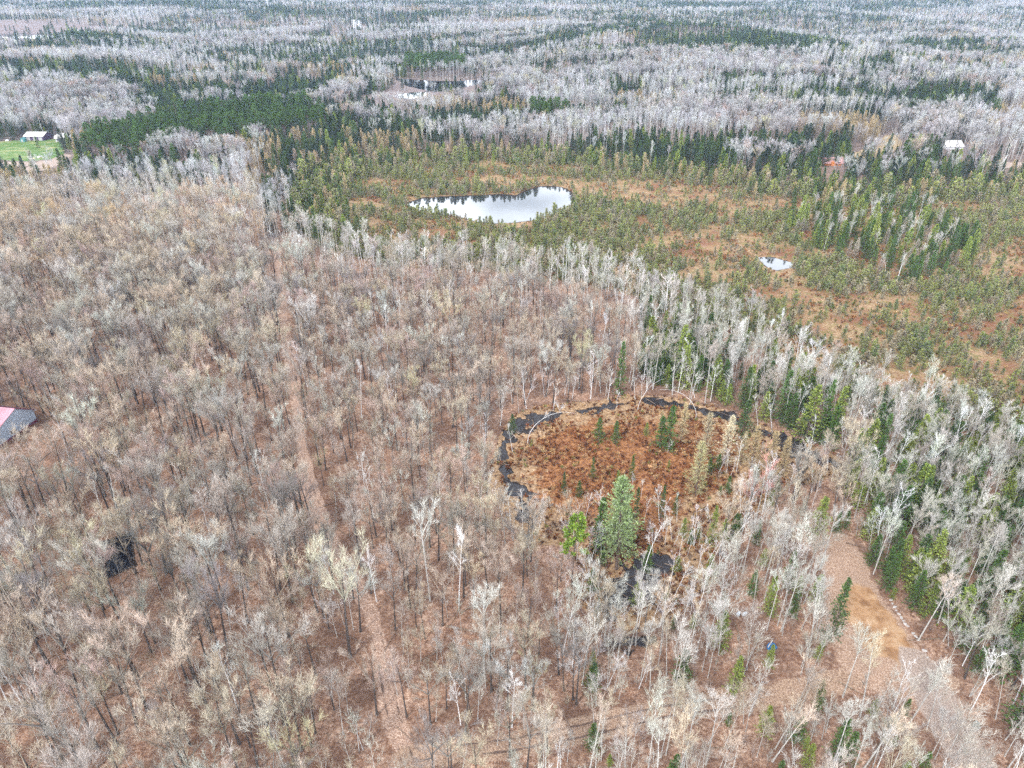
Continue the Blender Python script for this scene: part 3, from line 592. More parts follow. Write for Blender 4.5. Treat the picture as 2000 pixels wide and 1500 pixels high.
F_ = 'small dark spruce on the rust-coloured floor of the small bog'
for a in [
 ('spruce',1169,861,812,T_FIR,'left one of the two small spruces near the top of the small bog'),
 ('spruce',1202,863,820,T_FIR,'right one of the two small spruces near the top of the small bog'),
 ('spruce',1288,873,818,T_FIR,'left half of the close spruce pair in the small bog'),
 ('spruce',1305,876,811,T_FIR,'right, taller half of the close spruce pair in the small bog'),
 ('spruce',1262,848,826,T_SPR2,'low ragged spruce just left of the close spruce pair'),
 ('spruce',1233,935,885,T_FIR,'solitary pointed spruce in the middle of the small bog'),
 ('spruce',1157,932,890,T_FIR,'slim spruce behind a grey dead top, left middle of the small bog'),
 ('spruce',1101,962,919,T_SPR,'slim spruce nearest the left water of the small bog'),
 ('spruce',1131,968,937,T_SPR,'short spruce right of the slim one by the left water'),
 ('spruce',1191,928,916,T_FIR,'tiny spruce left of the solitary pointed spruce'),
 ('spruce',1206,948,921,T_SPR2,'short yellowish spruce just behind the large hemlock'),
 ('spruce',1241,1012,950,T_SPR,'narrow dark spruce close on the right of the large hemlock'),
 ('spruce',1291,1008,952,T_SPR,'left one of two narrow spruces right of the hemlock'),
 ('spruce',1318,1003,958,T_FIR,'right one of two narrow spruces right of the hemlock'),
 ('spruce',1334,1045,1010,T_SPR2,'small spruce standing in brown brush below the bog floor'),
 ('spruce',1385,922,892,T_FIR,'small spruce left of the pale starburst tamarack'),
 ('spruce',1306,912,897,T_SPR2,'tiny bright spruce beside a bare white pole in the small bog'),
 ('spruce',1388,1062,985,T_SPR2,'tall narrow spruce at the lower right of the small bog'),
 ('spruce',1412,1055,1010,T_SPR2,'yellow-green spruce among white stems below the small bog'),
 ('spruce',1430,1050,1000,T_FIR,'broad dark spruce among white stems below the small bog'),
 ('spruce',1264,1112,1076,T_FIR,'round dark fir on the golden sedge below the hemlock'),
 ('spruce',1322,1112,1082,T_SPR2,'small ragged spruce beside the black water below the bog'),
 ('spruce',1244,1175,1128,T_SPR2,'yellowish spruce by the lower black water'),
 ('spruce',1172,1075,985,T_FIR,'dark spruce hugging the left side of the large hemlock'),
 ('spruce',1222,1065,990,T_SPR,'dark spruce hugging the right side of the large hemlock'),
 ('spruce',1001,842,806,T_SPR,'little spruce at the upper left corner of the moat'),
 ('spruce',1210,768,663,T_FIR,'tall narrow dark spruce above the top bank of the moat'),
 ('spruce',1326,740,648,T_SPR2,'tall yellow-green spruce among white stems above the moat'),
 ('spruce',1372,738,678,T_FIR,'dark spruce right of the tall yellow-green one above the moat'),
 ('spruce',1574,855,760,T_SPR2,'first green spruce over white stems right of the moat'),
 ('spruce',1600,862,752,T_FIR,'pointed dark spruce over white stems right of the moat'),
 ('spruce',1626,858,768,T_SPR2,'third green spruce over white stems right of the moat'),
 ('spruce',1690,900,812,T_SPR2,'yellow-green spruce beyond the right tip of the moat'),
 ('spruce',1712,905,800,T_FIR,'tall pointed spruce beyond the right tip of the moat'),
 ('spruce',1700,980,905,T_SPR2,'bright spruce at the upper end of the sandy clearing'),
 ('spruce',1632,1037,1003,T_FIR,'left one of two dark firs at the head of the sandy clearing'),
 ('spruce',1650,1030,998,T_FIR,'right one of two dark firs at the head of the sandy clearing'),
 ('spruce',1596,1040,965,T_SPR2,'yellow-green spruce left of the head of the sandy clearing'),
 ('spruce',1702,1102,1048,T_FIR,'dark fir on the right edge of the sandy clearing, upper one'),
 ('spruce',1742,1168,1148,T_SPR2,'tiny green fir at the head of the pale rock line'),
 ('spruce',1622,1248,1120,T_SPR,'tall narrow spruce left of the orange dirt'),
 ('spruce',1555,1450,1402,T_FIR,'round dark fir near the bottom edge among leafless saplings'),
 ('spruce',1632,1478,1420,T_FIR,'left part of the fir clump near the bottom edge'),
 ('spruce',1655,1482,1432,T_FIR,'right part of the fir clump near the bottom edge'),
 ('spruce',1702,1395,1366,T_SPR2,'small fir above the fir clump near the bottom edge'),
 ('spruce',1405,1260,1190,T_SPR2,'spruce left of the two white barrels'),
 ('spruce',1330,1330,1262,T_SPR,'dark spruce below the white birch cluster'),
 ('spruce',1432,1350,1290,T_SPR2,'yellowish spruce left of the rutted track end'),
 ('spruce',1500,1300,1262,T_SPR2,'low ragged spruce just below the blue tarp heap'),
 ('spruce',1905,1310,1262,T_FIR,'dark spruce beside leaning white birches at the right edge'),
 ('spruce',1985,1420,1320,T_FIR,'large dark spruce at the right edge above the utility box'),
 ('spruce',73,282,265,T_FIR,'lone small spruce standing on the green lawn'),
 ('spruce',1500,760,700,T_FIR,'dark spruce under the white birches at the bog edge'),
 ('spruce',1450,850,778,T_SPR,'dark spruce behind the upper right moat'),
 ('spruce',1395,755,690,T_SPR2,'green spruce behind the top bank of the moat'),
 ('red_pine',1116,1140,1003,(.15,.22,.03),'bright yellow-green pine leaning beside the large hemlock'),
 ('tamarack',1414,908,843,(.62,.55,.38),'pale starburst tamarack in the small bog'),
 ('tamarack',1376,885,825,(.46,.40,.26),'tan tamarack left of the pale starburst one'),
 ('tamarack',1446,905,858,(.50,.43,.26),'short tan tamarack right of the pale starburst one'),
 ('tamarack',1467,912,850,T_TAM,'tan tamarack in the right part of the small bog'),
 ('tamarack',1358,968,888,(.40,.37,.19),'olive-tan tamarack leaning in the middle of the small bog'),
 ('tamarack',1330,862,812,(.50,.40,.22),'thin tan tamarack right of the close spruce pair'),
 ('tamarack',1500,925,862,T_TAM,'golden tamarack of the clump at the right of the small bog'),
 ('tamarack',1524,932,872,T_TAM,'golden tamarack farthest right in the small bog clump'),
 ('tamarack',1290,835,808,T_TAM,'short faded tamarack near the top rim of the small bog'),
 ('young_hardwood',1478,1010,895,(.52,.25,.22),'red-budded young maple right of the small bog'),
 ('young_hardwood',1462,1010,918,(.50,.30,.27),'rosy young maple left of the red-budded one'),
 ('bare_maple',684,1285,1125,(.45,.42,.31),'pale yellowish tree standing alone beside the trail'),
 ('bare_aspen',840,1172,1000,T_PALE,'tall pale-stemmed aspen between trail and moat'),
 ('bare_aspen',945,1320,1170,T_PALE,'pale-stemmed aspen below the long fallen log'),
 ('paper_birch',590,540,462,(.66,.64,.62),'white birch crown at the far end of the trail'),
 ('paper_birch',896,1180,1050,(.66,.64,.62),'white-topped birch between trail and small bog'),
 ('paper_birch',652,1160,1075,(.66,.64,.62),'thin white birch on the left edge of the trail'),
 ('paper_birch',736,1175,1065,(.66,.62,.60),'thin white birch on the right edge of the trail'),
 ('paper_birch',730,1010,910,(.60,.57,.54),'white-limbed birch right of the trail bend'),
 ('paper_birch',1140,590,515,(.68,.66,.65),'white birch at the bog edge below the pond'),
 ('paper_birch',1300,650,530,(.66,.58,.55),'large rosy-topped birch at the bog edge'),
 ('paper_birch',632,700,648,(.66,.64,.62),'white birch just right of the far trail'),
 ('paper_birch',1000,1420,1310,(.66,.64,.62),'white birch above the rutted track'),
 ('paper_birch',900,1415,1330,(.66,.64,.62),'short white birch left of the track above its ruts'),
 ('paper_birch',1745,1380,1290,(.68,.66,.64),'crooked white birch on the gravel below the orange dirt'),
 ('paper_birch',1895,1390,1290,(.70,.68,.66),'leaning white birch left of the utility box'),
 ('paper_birch',1880,1300,1220,(.70,.68,.66),'leaning white birch at the right edge above the road'),
 ('hemlock',1204,1108,933,(.20,.27,.10),'large lichen-grey hemlock at the bottom of the small bog'),
 ('bent_birch',1030,862,802,(.6,.57,.54),'arched white birch over the left of the moat'),
 ('bent_birch',1245,800,760,(.6,.57,.54),'arched white birch over the top of the moat'),
 ('bent_birch',1205,795,762,(.6,.57,.54),'short arched birch over the top of the moat'),
 ('bent_birch',1360,815,770,(.6,.57,.54),'arched birch right of the top of the moat'),
 ('bent_birch',1375,1140,1090,(.62,.60,.57),'arched white birch over brush below the bog'),
 ('bent_birch',1520,1010,960,(.62,.60,.57),'arched birch above the pale round crown'),
 ('bent_birch',1250,1150,1085,(.6,.57,.54),'small arched birch below the hemlock'),
]:
    nar = a[0] == 'spruce'
    hero(*a, clear=1.2 if nar else 1.6)
    if a[1] == 684: PLANTS[a[0]][-1][0, 3] = 1.0
    if a[0] == 'tamarack': PLANTS[a[0]][-1][0, 4] *= 1.3
    if a[0] == 'spruce' and 'fir' in a[5] or 'pair' in a[5]: PLANTS[a[0]][-1][0, 4] *= 1.12
hero('spruce', 1732, 1148, 1082, T_FIR, 'fat dark fir on the right edge of the sandy clearing', 3.0)
def open_spots():
    # the view of these spots is open in the photograph: nothing tall in front of them
    for px, py, r in ((1000, 905, 5), (1015, 960, 5), (1250, 1100, 4), (1300, 1110, 4), (1210, 1150, 4), (20, 890, 5.5), (60, 862, 3.5), (1508, 1268, 3.2), (1508, 1300, 2.6), (1506, 1330, 2.2), (1446, 1202, 2.6), (1448, 1228, 2.4), (1518, 535, 6), (1518, 525, 6), (1905, 1420, 2.5), (1240, 1050, 4), (1080, 1090, 3)):
        x, y = unproj(px, py); CLEAR.append((float(x), float(y), r))
open_spots()
_x, _y = unproj(684, 1285); CLEAR.append((float(_x), float(_y), 5.0)); _x, _y = unproj(684, 1340); CLEAR.append((float(_x), float(_y), 3.5))

def near_woods():
    x, y = grid_pts(3.3, -420, 420, 10, 440)
    k = in_view(x, y); x, y = x[k], y[k]
    o = land(x, y); px, py, _ = proj(x, y, 0)
    d = np.hypot(x, y)
    sight = np.minimum.reduce([sdist(x, y, PG[k]) for k in ('sight', 'sight4')])
    open_ = np.maximum.reduce([(sight < 0) * .97, o['trail'] * .995, o['low'] * .9, o['clear'], o['gravel'], o['lawn'], o['straw'] * .75, (o['wd'] < .5) * 1.0])
    ok = rg.random(len(x)) > open_
    u = rg.random(len(x)); n1 = fbm(x, y, 38, 81); n2 = fbm(x, y, 16, 83)
    bog = (o['bog'] > .4); sb = (o['sbog'] > .5)
    dbog = sdist(x, y, PG['bog']); dsb = sdist(x, y, PG['sbog'])
    mixz = sdist(x, y, PG['mix']) < 0; south = sdist(x, y, PG['south']) < 0
    pinez = sdist(x, y, PG['pine']) < 0; isl = sdist(x, y, PG['island']) + (n2 - .5) * 20 < 0
    upper = (dbog > 0) & (py < 470 - np.clip((px - 100) * .0, 0, 0)) & ((px < 520) * (py < 400) + (px >= 520) * (y > 300) > 0) & ~bog
    core = ok & ~bog & ~sb & ~mixz & ~south & ~pinez & ~upper
    # the belt of grey aspens and white birches along the bog and at the far end of the maples
    belt = np.clip(1 - (dbog + (n1 - .5) * 30) / 42, 0, 1); belt = np.maximum(belt, smooth((y - 262 - (px < 500) * 25 + (n1 - .5) * 60) / 50) * (px < 900)); belt = np.maximum(belt, smooth((px - 1150) / 120) * (py < 790))
    c = core & (u < .42 * (1 - belt)); m = c
    east = smooth((px - 560) / 80 + (n2 - .5))
    tt = pick(m.sum(), [(.34, T_GREY), (.30, T_TAN), (.14, T_PALE), (.10, T_DARK), (.12, T_ROSE)])
    far_or = (rg.random(m.sum()) < smooth((py[m] - 640) / -180) * .45 * (px[m] < 560)); tt[far_or] = pick(far_or.sum(), [(.6, T_ORANGE), (.34, T_TAN), (.12, T_YEL)])
    ye = rg.random(m.sum()) < .022; tt[ye] = T_YEL
    sc = np.where(east[m] > rg.random(m.sum()), .80, 1.0)
    small = rg.random(m.sum()) < .25; sc = np.where(small, sc * .75, sc)
    add('bare_maple', x[m], y[m], sc, tt, tilt=.035)
    c = core & (u > .42) & (u < .42 + .55 * belt); a = rg.random(len(x))
    m = c & (a < .80); add('bare_aspen', x[m], y[m], .86, pick(m.sum(), [(.5, T_PALE), (.35, T_GREY), (.15, T_LAV)]))
    edge = np.clip(1 - (dbog + 1) / 26, 0, 1) * (px > 700)
    m = c & (a >= .80) | (core & (u > .97 - .18 * edge)); add('paper_birch', x[m], y[m], .98, (.56, .54, .51), tilt=.07)
    m = core & (u > .42) & (u > .42 + .55 * belt) & (u < .62); add('young_hardwood', x[m], y[m], .95, pick(m.sum(), [(.5, T_GREY), (.3, T_TAN), (.2, T_PALE)]), tilt=.06)
    m = core & (u > .66) & (u < .78) & (belt < .5); add('sapling', x[m], y[m], 1.0, pick(m.sum(), [(.5, T_ROSE), (.5, T_TAN)]), tilt=.08)
    m = core & (u > .985) & (belt > .3) & (px > 1100); add('spruce', x[m], y[m], .8, T_SPR)
    # east: dense slim hardwoods over dark young spruces
    g = ok & ~bog & ~sb & mixz
    m = g & (u < .36); add('bare_aspen', x[m], y[m], .80, pick(m.sum(), [(.65, T_PALE), (.35, T_GREY)]), tilt=.035)
    m = g & (u > .34) & (u < .52); add('young_hardwood', x[m], y[m], 1.1, pick(m.sum(), [(.7, T_PALE), (.3, T_GREY)]), tilt=.06)
    pb = np.clip(1 - dbog / 22, 0, 1) * .22 + .05
    m = g & (u > .52) & (u < .52 + pb); add('paper_birch', x[m], y[m], .92, (.64, .62, .60), tilt=.07)
    ps = .34 + .30 * smooth((n1 - .45) / .12)
    m = g & (u > .72 - ps * .2) & (u < .72 + ps * .8); add('spruce', x[m], y[m], rg.uniform(.5, 1.0, m.sum()), pick(m.sum(), [(.25, T_SPR), (.45, T_FIR), (.4, T_SPR2)]))
    xe, ye = grid_pts(2.7, 0, 300, 60, 260); ke = in_view(xe, ye); xe, ye = xe[ke], ye[ke]; oe = land(xe, ye); qx, qy, _ = proj(xe, ye, 0); de = sdist(xe, ye, PG['bog'])
    ke = (sdist(xe, ye, PG['mix']) < 0) & (oe['bog'] < .4) & (oe['sbog'] < .3) & (oe['clear'] < .2) & (oe['gravel'] < .2) & (sdist(xe, ye, PG['sight4']) > 0); v = rg.random(len(xe)); nn = fbm(xe, ye, 13, 140)
    m = ke & (v < .22); add('young_hardwood', xe[m], ye[m], 1.15, pick(m.sum(), [(.6, T_PALE), (.4, T_GREY)]), tilt=.06)
    m = ke & (v > .30) & (v < .37); add('bare_aspen', xe[m], ye[m], .78, T_PALE, tilt=.04)
    m = ke & (v > .40) & (v < .40 + .34 * smooth((nn - .38) / .2)); add('spruce', xe[m], ye[m], rg.uniform(.5, 1.15, m.sum()), pick(m.sum(), [(.3, T_SPR), (.35, T_FIR), (.5, T_SPR2)]))
    m = ke & (v > .90) & (v < .90 + .10 * np.clip(1 - de / 16, 0, 1)); add('paper_birch', xe[m], ye[m], 1.0, (.52, .50, .47), tilt=.07)
    m = ke & (v > .80) & (v < .86); add('sapling', xe[m], ye[m], .9, T_ROSE, tilt=.1)
    xq, yq = grid_pts(3.1, -10, 130, 50, 150); kq = in_view(xq, yq); xq, yq = xq[kq], yq[kq]; oq = land(xq, yq); v = rg.random(len(xq)); nn = fbm(xq, yq, 12, 160)
    kq = (sdist(xq, yq, PG['south']) < 0) & (np.maximum.reduce([oq['sbog'], oq['clear'], oq['gravel'], oq['low']]) < .25) & (oq['wd'] > 0) & (sdist(xq, yq, PG['sight4']) > 0)
    m = kq & (v < .40 * smooth((nn - .25) / .2)); add('young_hardwood', xq[m], yq[m], rg.uniform(.9, 1.4, m.sum()), pick(m.sum(), [(.5, T_PALE), (.4, T_GREY), (.1, T_TAN)]), tilt=.06)
    m = kq & (v > .4) & (v < .47); add('bare_aspen', xq[m], yq[m], .8, T_PALE, tilt=.05)
    m = kq & (v > .5) & (v < .5 + .16 * smooth((nn - .45) / .12)); add('spruce', xq[m], yq[m], rg.uniform(.25, .7, m.sum()), pick(m.sum(), [(.5, T_FIR), (.5, T_SPR2)]))
    # a low crowded layer under all the near woods
    xe, ye = grid_pts(3.0, -200, 200, 55, 290); ke = in_view(xe, ye); xe, ye = xe[ke], ye[ke]; oe = land(xe, ye); qx, qy, _ = proj(xe, ye, 0)
    ke = (sdist(xe, ye, PG['mix']) > 0) & (np.maximum.reduce([oe['bog'], oe['sbog'], oe['clear'], oe['gravel'], oe['trail'], oe['low'], oe['straw']]) < .2) & (oe['wd'] > 0) & (sdist(xe, ye, PG['sight']) > 0) & (sdist(xe, ye, PG['sight4']) > 0); v = rg.random(len(xe)); nn = fbm(xe, ye, 11, 150)
    m = ke & (v < .22 * smooth((nn - .35) / .25)); add('young_hardwood', xe[m], ye[m], rg.uniform(.7, 1.25, m.sum()), pick(m.sum(), [(.35, T_PALE), (.3, T_GREY), (.35, T_TAN)]), tilt=.06)
    m = ke & (v > .3) & (v < .3 + .16 * smooth((nn - .4) / .25)); add('sapling', xe[m], ye[m], 1.0, pick(m.sum(), [(.4, T_ROSE), (.3, T_TAN), (.3, T_DARK)]), tilt=.1)
    # south-east: open young growth
    g = ok & ~bog & ~sb & south & ~mixz
    m = g & (u < .24); add('bare_aspen', x[m], y[m], .84, pick(m.sum(), [(.6, T_PALE), (.4, T_TAN)]), tilt=.06)
    m = g & (u > .24) & (u < .53); add('young_hardwood', x[m], y[m], 1.15, pick(m.sum(), [(.6, T_PALE), (.4, T_GREY)]), tilt=.08)
    m = g & (u > .52) & (u < .60); add('paper_birch', x[m], y[m], .75, (.50, .475, .44), tilt=.08)
    m = g & (u > .60) & (u < .72); add('spruce', x[m], y[m], rg.uniform(.25, .75, m.sum()), pick(m.sum(), [(.4, T_SPR2), (.5, T_FIR)]))
    m = g & (u > .72) & (u < .96); add('sapling', x[m], y[m], 1, pick(m.sum(), [(.5, T_ROSE), (.5, T_PALE)]), tilt=.1)
    # thin white stems along the moat
    wk = np.minimum.reduce([sdist(x, y, PG[k]) for k in ('w1', 'w2', 'w3')]); w4 = np.minimum(sdist(x, y, PG['w4']), sdist(x, y, PG['w7']))
    g = (wk < 3.5) & (rg.random(len(x)) < .5); add('sapling', x[g], y[g], .55, (.22, .16, .14), tilt=.25)
    xs, ys = grid_pts(1.5, -5, 60, 85, 130); ws = np.minimum(sdist(xs, ys, PG['w4']), sdist(xs, ys, PG['w7'])); g = (ws < 2.5) & (rg.random(len(xs)) < .45); add('sapling', xs[g], ys[g], .6, pick(g.sum(), [(.6, (.24, .17, .145)), (.4, (.34, .25, .21))]), tilt=.2)
    g = (w4 < 6) & (rg.random(len(x)) < .22); add('paper_birch', x[g], y[g], .6, (.62, .59, .57), tilt=.12)
    sx, sy = grid_pts(2.2, -30, 90, 85, 150); qx, qy, _ = proj(sx, sy, 0); ds = sdist(sx, sy, PG['sbog']); so = land(sx, sy)
    lowb = (ds < 3) & ((qy > 1010) | ((qx > 1400) & (qy > 905))) & (so['wd'] > -1.5); v = rg.random(len(sx))
    g = lowb & (v < .28); add('paper_birch', sx[g], sy[g], rg.uniform(.35, .7, g.sum()), (.60, .57, .54), tilt=.12)
    g = lowb & (v > .3) & (v < .72); add('sapling', sx[g], sy[g], .85, pick(g.sum(), [(.5, T_ROSE), (.3, T_DARK), (.2, T_GREY)]), tilt=.15)
    g = lowb & (v > .75) & (v < .84); add('spruce', sx[g], sy[g], rg.uniform(.25, .6, g.sum()), pick(g.sum(), [(.5, T_SPR2), (.5, T_FIR)]))
    g = (ds < -2) & ~lowb & (v < .02); add('paper_birch', sx[g], sy[g], .35, (.60, .57, .54), tilt=.1)
    g = ok & (dsb > -5) & (dsb < 7) & ~bog & (rg.random(len(x)) < .34)
    add('paper_birch', x[g], y[g], .62, (.60, .57, .54), tilt=.14)
    # the big bog
    op = np.zeros(len(x))
    for cx, cy_, rx, ry in ((1300, 365, 200, 30), (1480, 400, 100, 20), (1130, 335, 150, 12), (1430, 490, 120, 34), (1960, 520, 110, 45), (1780, 740, 110, 42), (1560, 560, 90, 30), (1900, 420, 80, 22), (740, 365, 90, 14), (1000, 350, 160, 14), (1990, 610, 60, 30), (1640, 610, 60, 30)):
        op = np.maximum(op, 1 - smooth((np.hypot((px - cx) / rx, (py - cy_) / ry) - .6) / .6))
    return o, px, py
near_woods()

def bog_woods():
    x, y = grid_pts(1.9, -260, 420, 150, 480)
    k = in_view(x, y, 8, 60); x, y = x[k], y[k]
    o = land(x, y); k = (o['bog'] > .45) & (o['wd'] > .8); x, y = x[k], y[k]; z = o['h'][k]; wd = o['wd'][k]
    px, py, _ = proj(x, y, 0); u = rg.random(len(x)); n1 = fbm(x, y, 26, 91); n2 = fbm(x, y, 9, 95)
    op = np.zeros(len(x))
    for cx, cy_, rx, ry in ((1290, 372, 190, 34), (1480, 400, 100, 20), (1130, 330, 170, 12), (1440, 492, 130, 34), (1960, 520, 120, 45), (1790, 745, 130, 46), (1560, 590, 60, 26), (1850, 400, 90, 22), (730, 362, 90, 14), (1000, 352, 160, 12), (1700, 600, 90, 26)):
        op = np.maximum(op, 1 - smooth((np.hypot((px - cx) / rx, (py - cy_) / ry) - .55) / .6))
    dens = .80 * smooth((n1 + (n2 - .5) * 1.1 - .29) / .22) * (1 - .86 * op) + .06
    rimd = np.clip(1 - (-sdist(x, y, PG['bog']) - 0) / 30, 0, 1) * (y > 300)
    left = smooth((760 - px) / 150) * .25
    dens = dens + rimd * .30 + left
    isl = sdist(x, y, PG['island']) + (n2 - .5) * 14 < 0
    m = ~isl & (u < dens); s = np.where(rg.random(m.sum()) < .5 * rimd[m] + .6 * left[m], 1.9, .78 + .35 * n1[m]) * rg.uniform(.4, 1.35, m.sum())
    tall = (s > 1.2) & (rg.random(len(s)) < .55 * np.clip(rimd[m] + left[m] * 4, 0, 1)); mi_ = np.where(m)[0][tall]
    add('spruce', x[mi_], y[mi_], rg.uniform(.42, .8, len(mi_)), pick(len(mi_), [(.4, T_SPR), (.3, T_SPR2), (.3, (.12, .15, .05))]), z=z[mi_])
    m = m.copy(); m[mi_] = False; s = s[~tall]
    add('bog_spruce', x[m], y[m], s, pick(m.sum(), [(.5, T_BOG), (.2, (.12, .17, .045)), (.22, (.32, .28, .17)), (.12, (.24, .27, .06))]), z=z[m])
    m = ~isl & (u > .9) & (u < .9 + .07 * rimd); add('spruce', x[m], y[m], .85, pick(m.sum(), [(.5, T_SPR), (.5, T_SPR2)]), z=z[m])
    m = ~isl & (u > .98 - .02 * rimd) & (rimd > .1); add('tamarack', x[m], y[m], .9, T_TAM, z=z[m])
    m = isl & (u < .10); add('spruce', x[m], y[m], rg.uniform(.6, 1.25, m.sum()), pick(m.sum(), [(.4, T_SPR), (.3, T_FIR), (.3, T_SPR2)]), z=z[m])
    m = isl & (u > .10) & (u < .125); add('bare_aspen', x[m], y[m], .62, T_PALE, z=z[m])
    m = isl & (u > .125) & (u < .15); add('tamarack', x[m], y[m], .75, (.38, .34, .27), z=z[m])
    m = isl & (u > .16) & (u < .17); add('paper_birch', x[m], y[m], .75, T_PALE, z=z[m], tilt=.12)
bog_woods()

def far_woods():
    for s, y0, y1 in ((4.6, 200, 800), (6.0, 800, 1500), (9.0, 1500, 3300)):
        w = y1 * 1.25 * .75 + 40
        x, y = grid_pts(s, -w, w, y0, y1)
        k = in_view(x, y, 22, 40); x, y = x[k], y[k]
        o = land(x, y); px, py, _ = proj(x, y, 0)
        dbog = sdist(x, y, PG['bog']); bog = o['bog'] > .4
        near = ~(((px < 520) & (py < 400)) | ((px >= 520) & (y > 300)))
        openm = np.maximum.reduce([o['gravel'], o['lawn'], o['straw'], (o['wd'] < 3) * 1.0, o['marsh'] * .93 * np.where(sdist(x, y, PG['brush']) < 15, .25, 1), (sdist(x, y, PG['apron']) < 0) * .93] + [(sdist(x, y, PG[k]) < 0) * .97 for k in ('sight2', 'sight3', 'sight5')])
        k = ~bog & ~near & (rg.random(len(x)) > openm); x, y, px, py = x[k], y[k], px[k], py[k]; z = o['h'][k]; dbog = dbog[k]
        d = np.hypot(x, y)
        n1 = fbm(x, y, 95, 101); n2 = fbm(x * .45, y, 60, 103); n3 = fbm(x, y, 22, 105, 2); u = rg.random(len(x)); q = rg.random(len(x))
        pinez = (sdist(x, y, PG['pine']) + (n3 - .5) * 14 < 0) | (sdist(x, y, PG['pine2']) < 0) | (sdist(x, y, PG['pine3']) < 0)
        m = pinez & (q < .62); add('red_pine', x[m], y[m], np.where(d[m] > 600, 1.15, .92), (.075, .125, .034), z=z[m], tj=.25)
        con = smooth((n2 + (n3 - .5) * .34 - .485) / .04)
        con = con * (1 - .7 * (1 - smooth((np.hypot((px - 110) / 190, (py - 232) / 50) - .7) / .5)))
        for cx, cy_, rx, ry, a in ((60, 100, 420, 9, .8), (100, 160, 320, 8, .6), (560, 122, 260, 14, .9), (720, 100, 180, 12, .8), (1330, 80, 300, 9, .85), (250, 22, 420, 7, .9), (800, 18, 400, 5, .8), (1400, 18, 500, 5, .8), (1330, 135, 220, 8, .6), (1700, 60, 260, 9, .6), (1950, 120, 200, 16, .8), (1000, 40, 700, 6, .6), (1750, 350, 260, 22, .85), (1330, 300, 260, 14, .6), (1650, 215, 240, 12, .4), (160, 322, 50, 9, .6), (1560, 25, 200, 7, .8)):
            con = np.maximum(con, a * (1 - smooth((np.hypot((px - cx) / rx, (py - cy_) / ry) + (n3 - .5) * 1.2 - .7) / .5)))
        con = np.maximum(con, .75 * np.clip(1 - dbog / 22, 0, 1))
        rest = ~pinez
        iscon = rest & (u < con)
        m = iscon & (q < .72); add('spruce', x[m], y[m], rg.uniform(.8, 1.35, m.sum()), pick(m.sum(), [(.5, T_SPR), (.5, (.040, .062, .036)), (.10, T_SPR2)]), z=z[m])
        tam = rest & ~iscon & (fbm(x, y, 60, 107) > .63); m = tam & (q < .8); add('tamarack', x[m], y[m], 1.1, pick(m.sum(), [(.6, T_TAM), (.4, (.36, .30, .22))]), z=z[m])
        br = rest & ~iscon & ~tam & (sdist(x, y, PG['brush']) + (n3 - .5) * 60 < 0); m = br & (q < .8); add('young_hardwood', x[m], y[m], .9, (.24, .19, .19), z=z[m])
        hw = rest & ~iscon & ~tam & ~br; big = n1 > .50
        m = hw & ~big & (q < .86); add('bare_aspen', x[m], y[m], .95 * np.where(s > 7, 1.1, 1), pick(m.sum(), [(.52, (.46, .455, .45)), (.41, (.33, .32, .325)), (.07, (.42, .41, .30))]), z=z[m])  # far hardwood crowns, here and below, tinted cooler: distance haze put into the colour
        m = hw & big & (q < .62); add('bare_maple', x[m], y[m], .88, pick(m.sum(), [(.5, (.44, .43, .415)), (.38, (.33, .305, .305)), (.04, T_YEL), (.08, T_ROSE)]), z=z[m])
        m = hw & (q > .885) & (q < .96); add('spruce', x[m], y[m], rg.uniform(.7, 1.25, m.sum()), (.042, .066, .036), z=z[m])
        m = hw & (q > .96); add('paper_birch', x[m], y[m], 1.05, T_PALE, z=z[m])
far_woods()

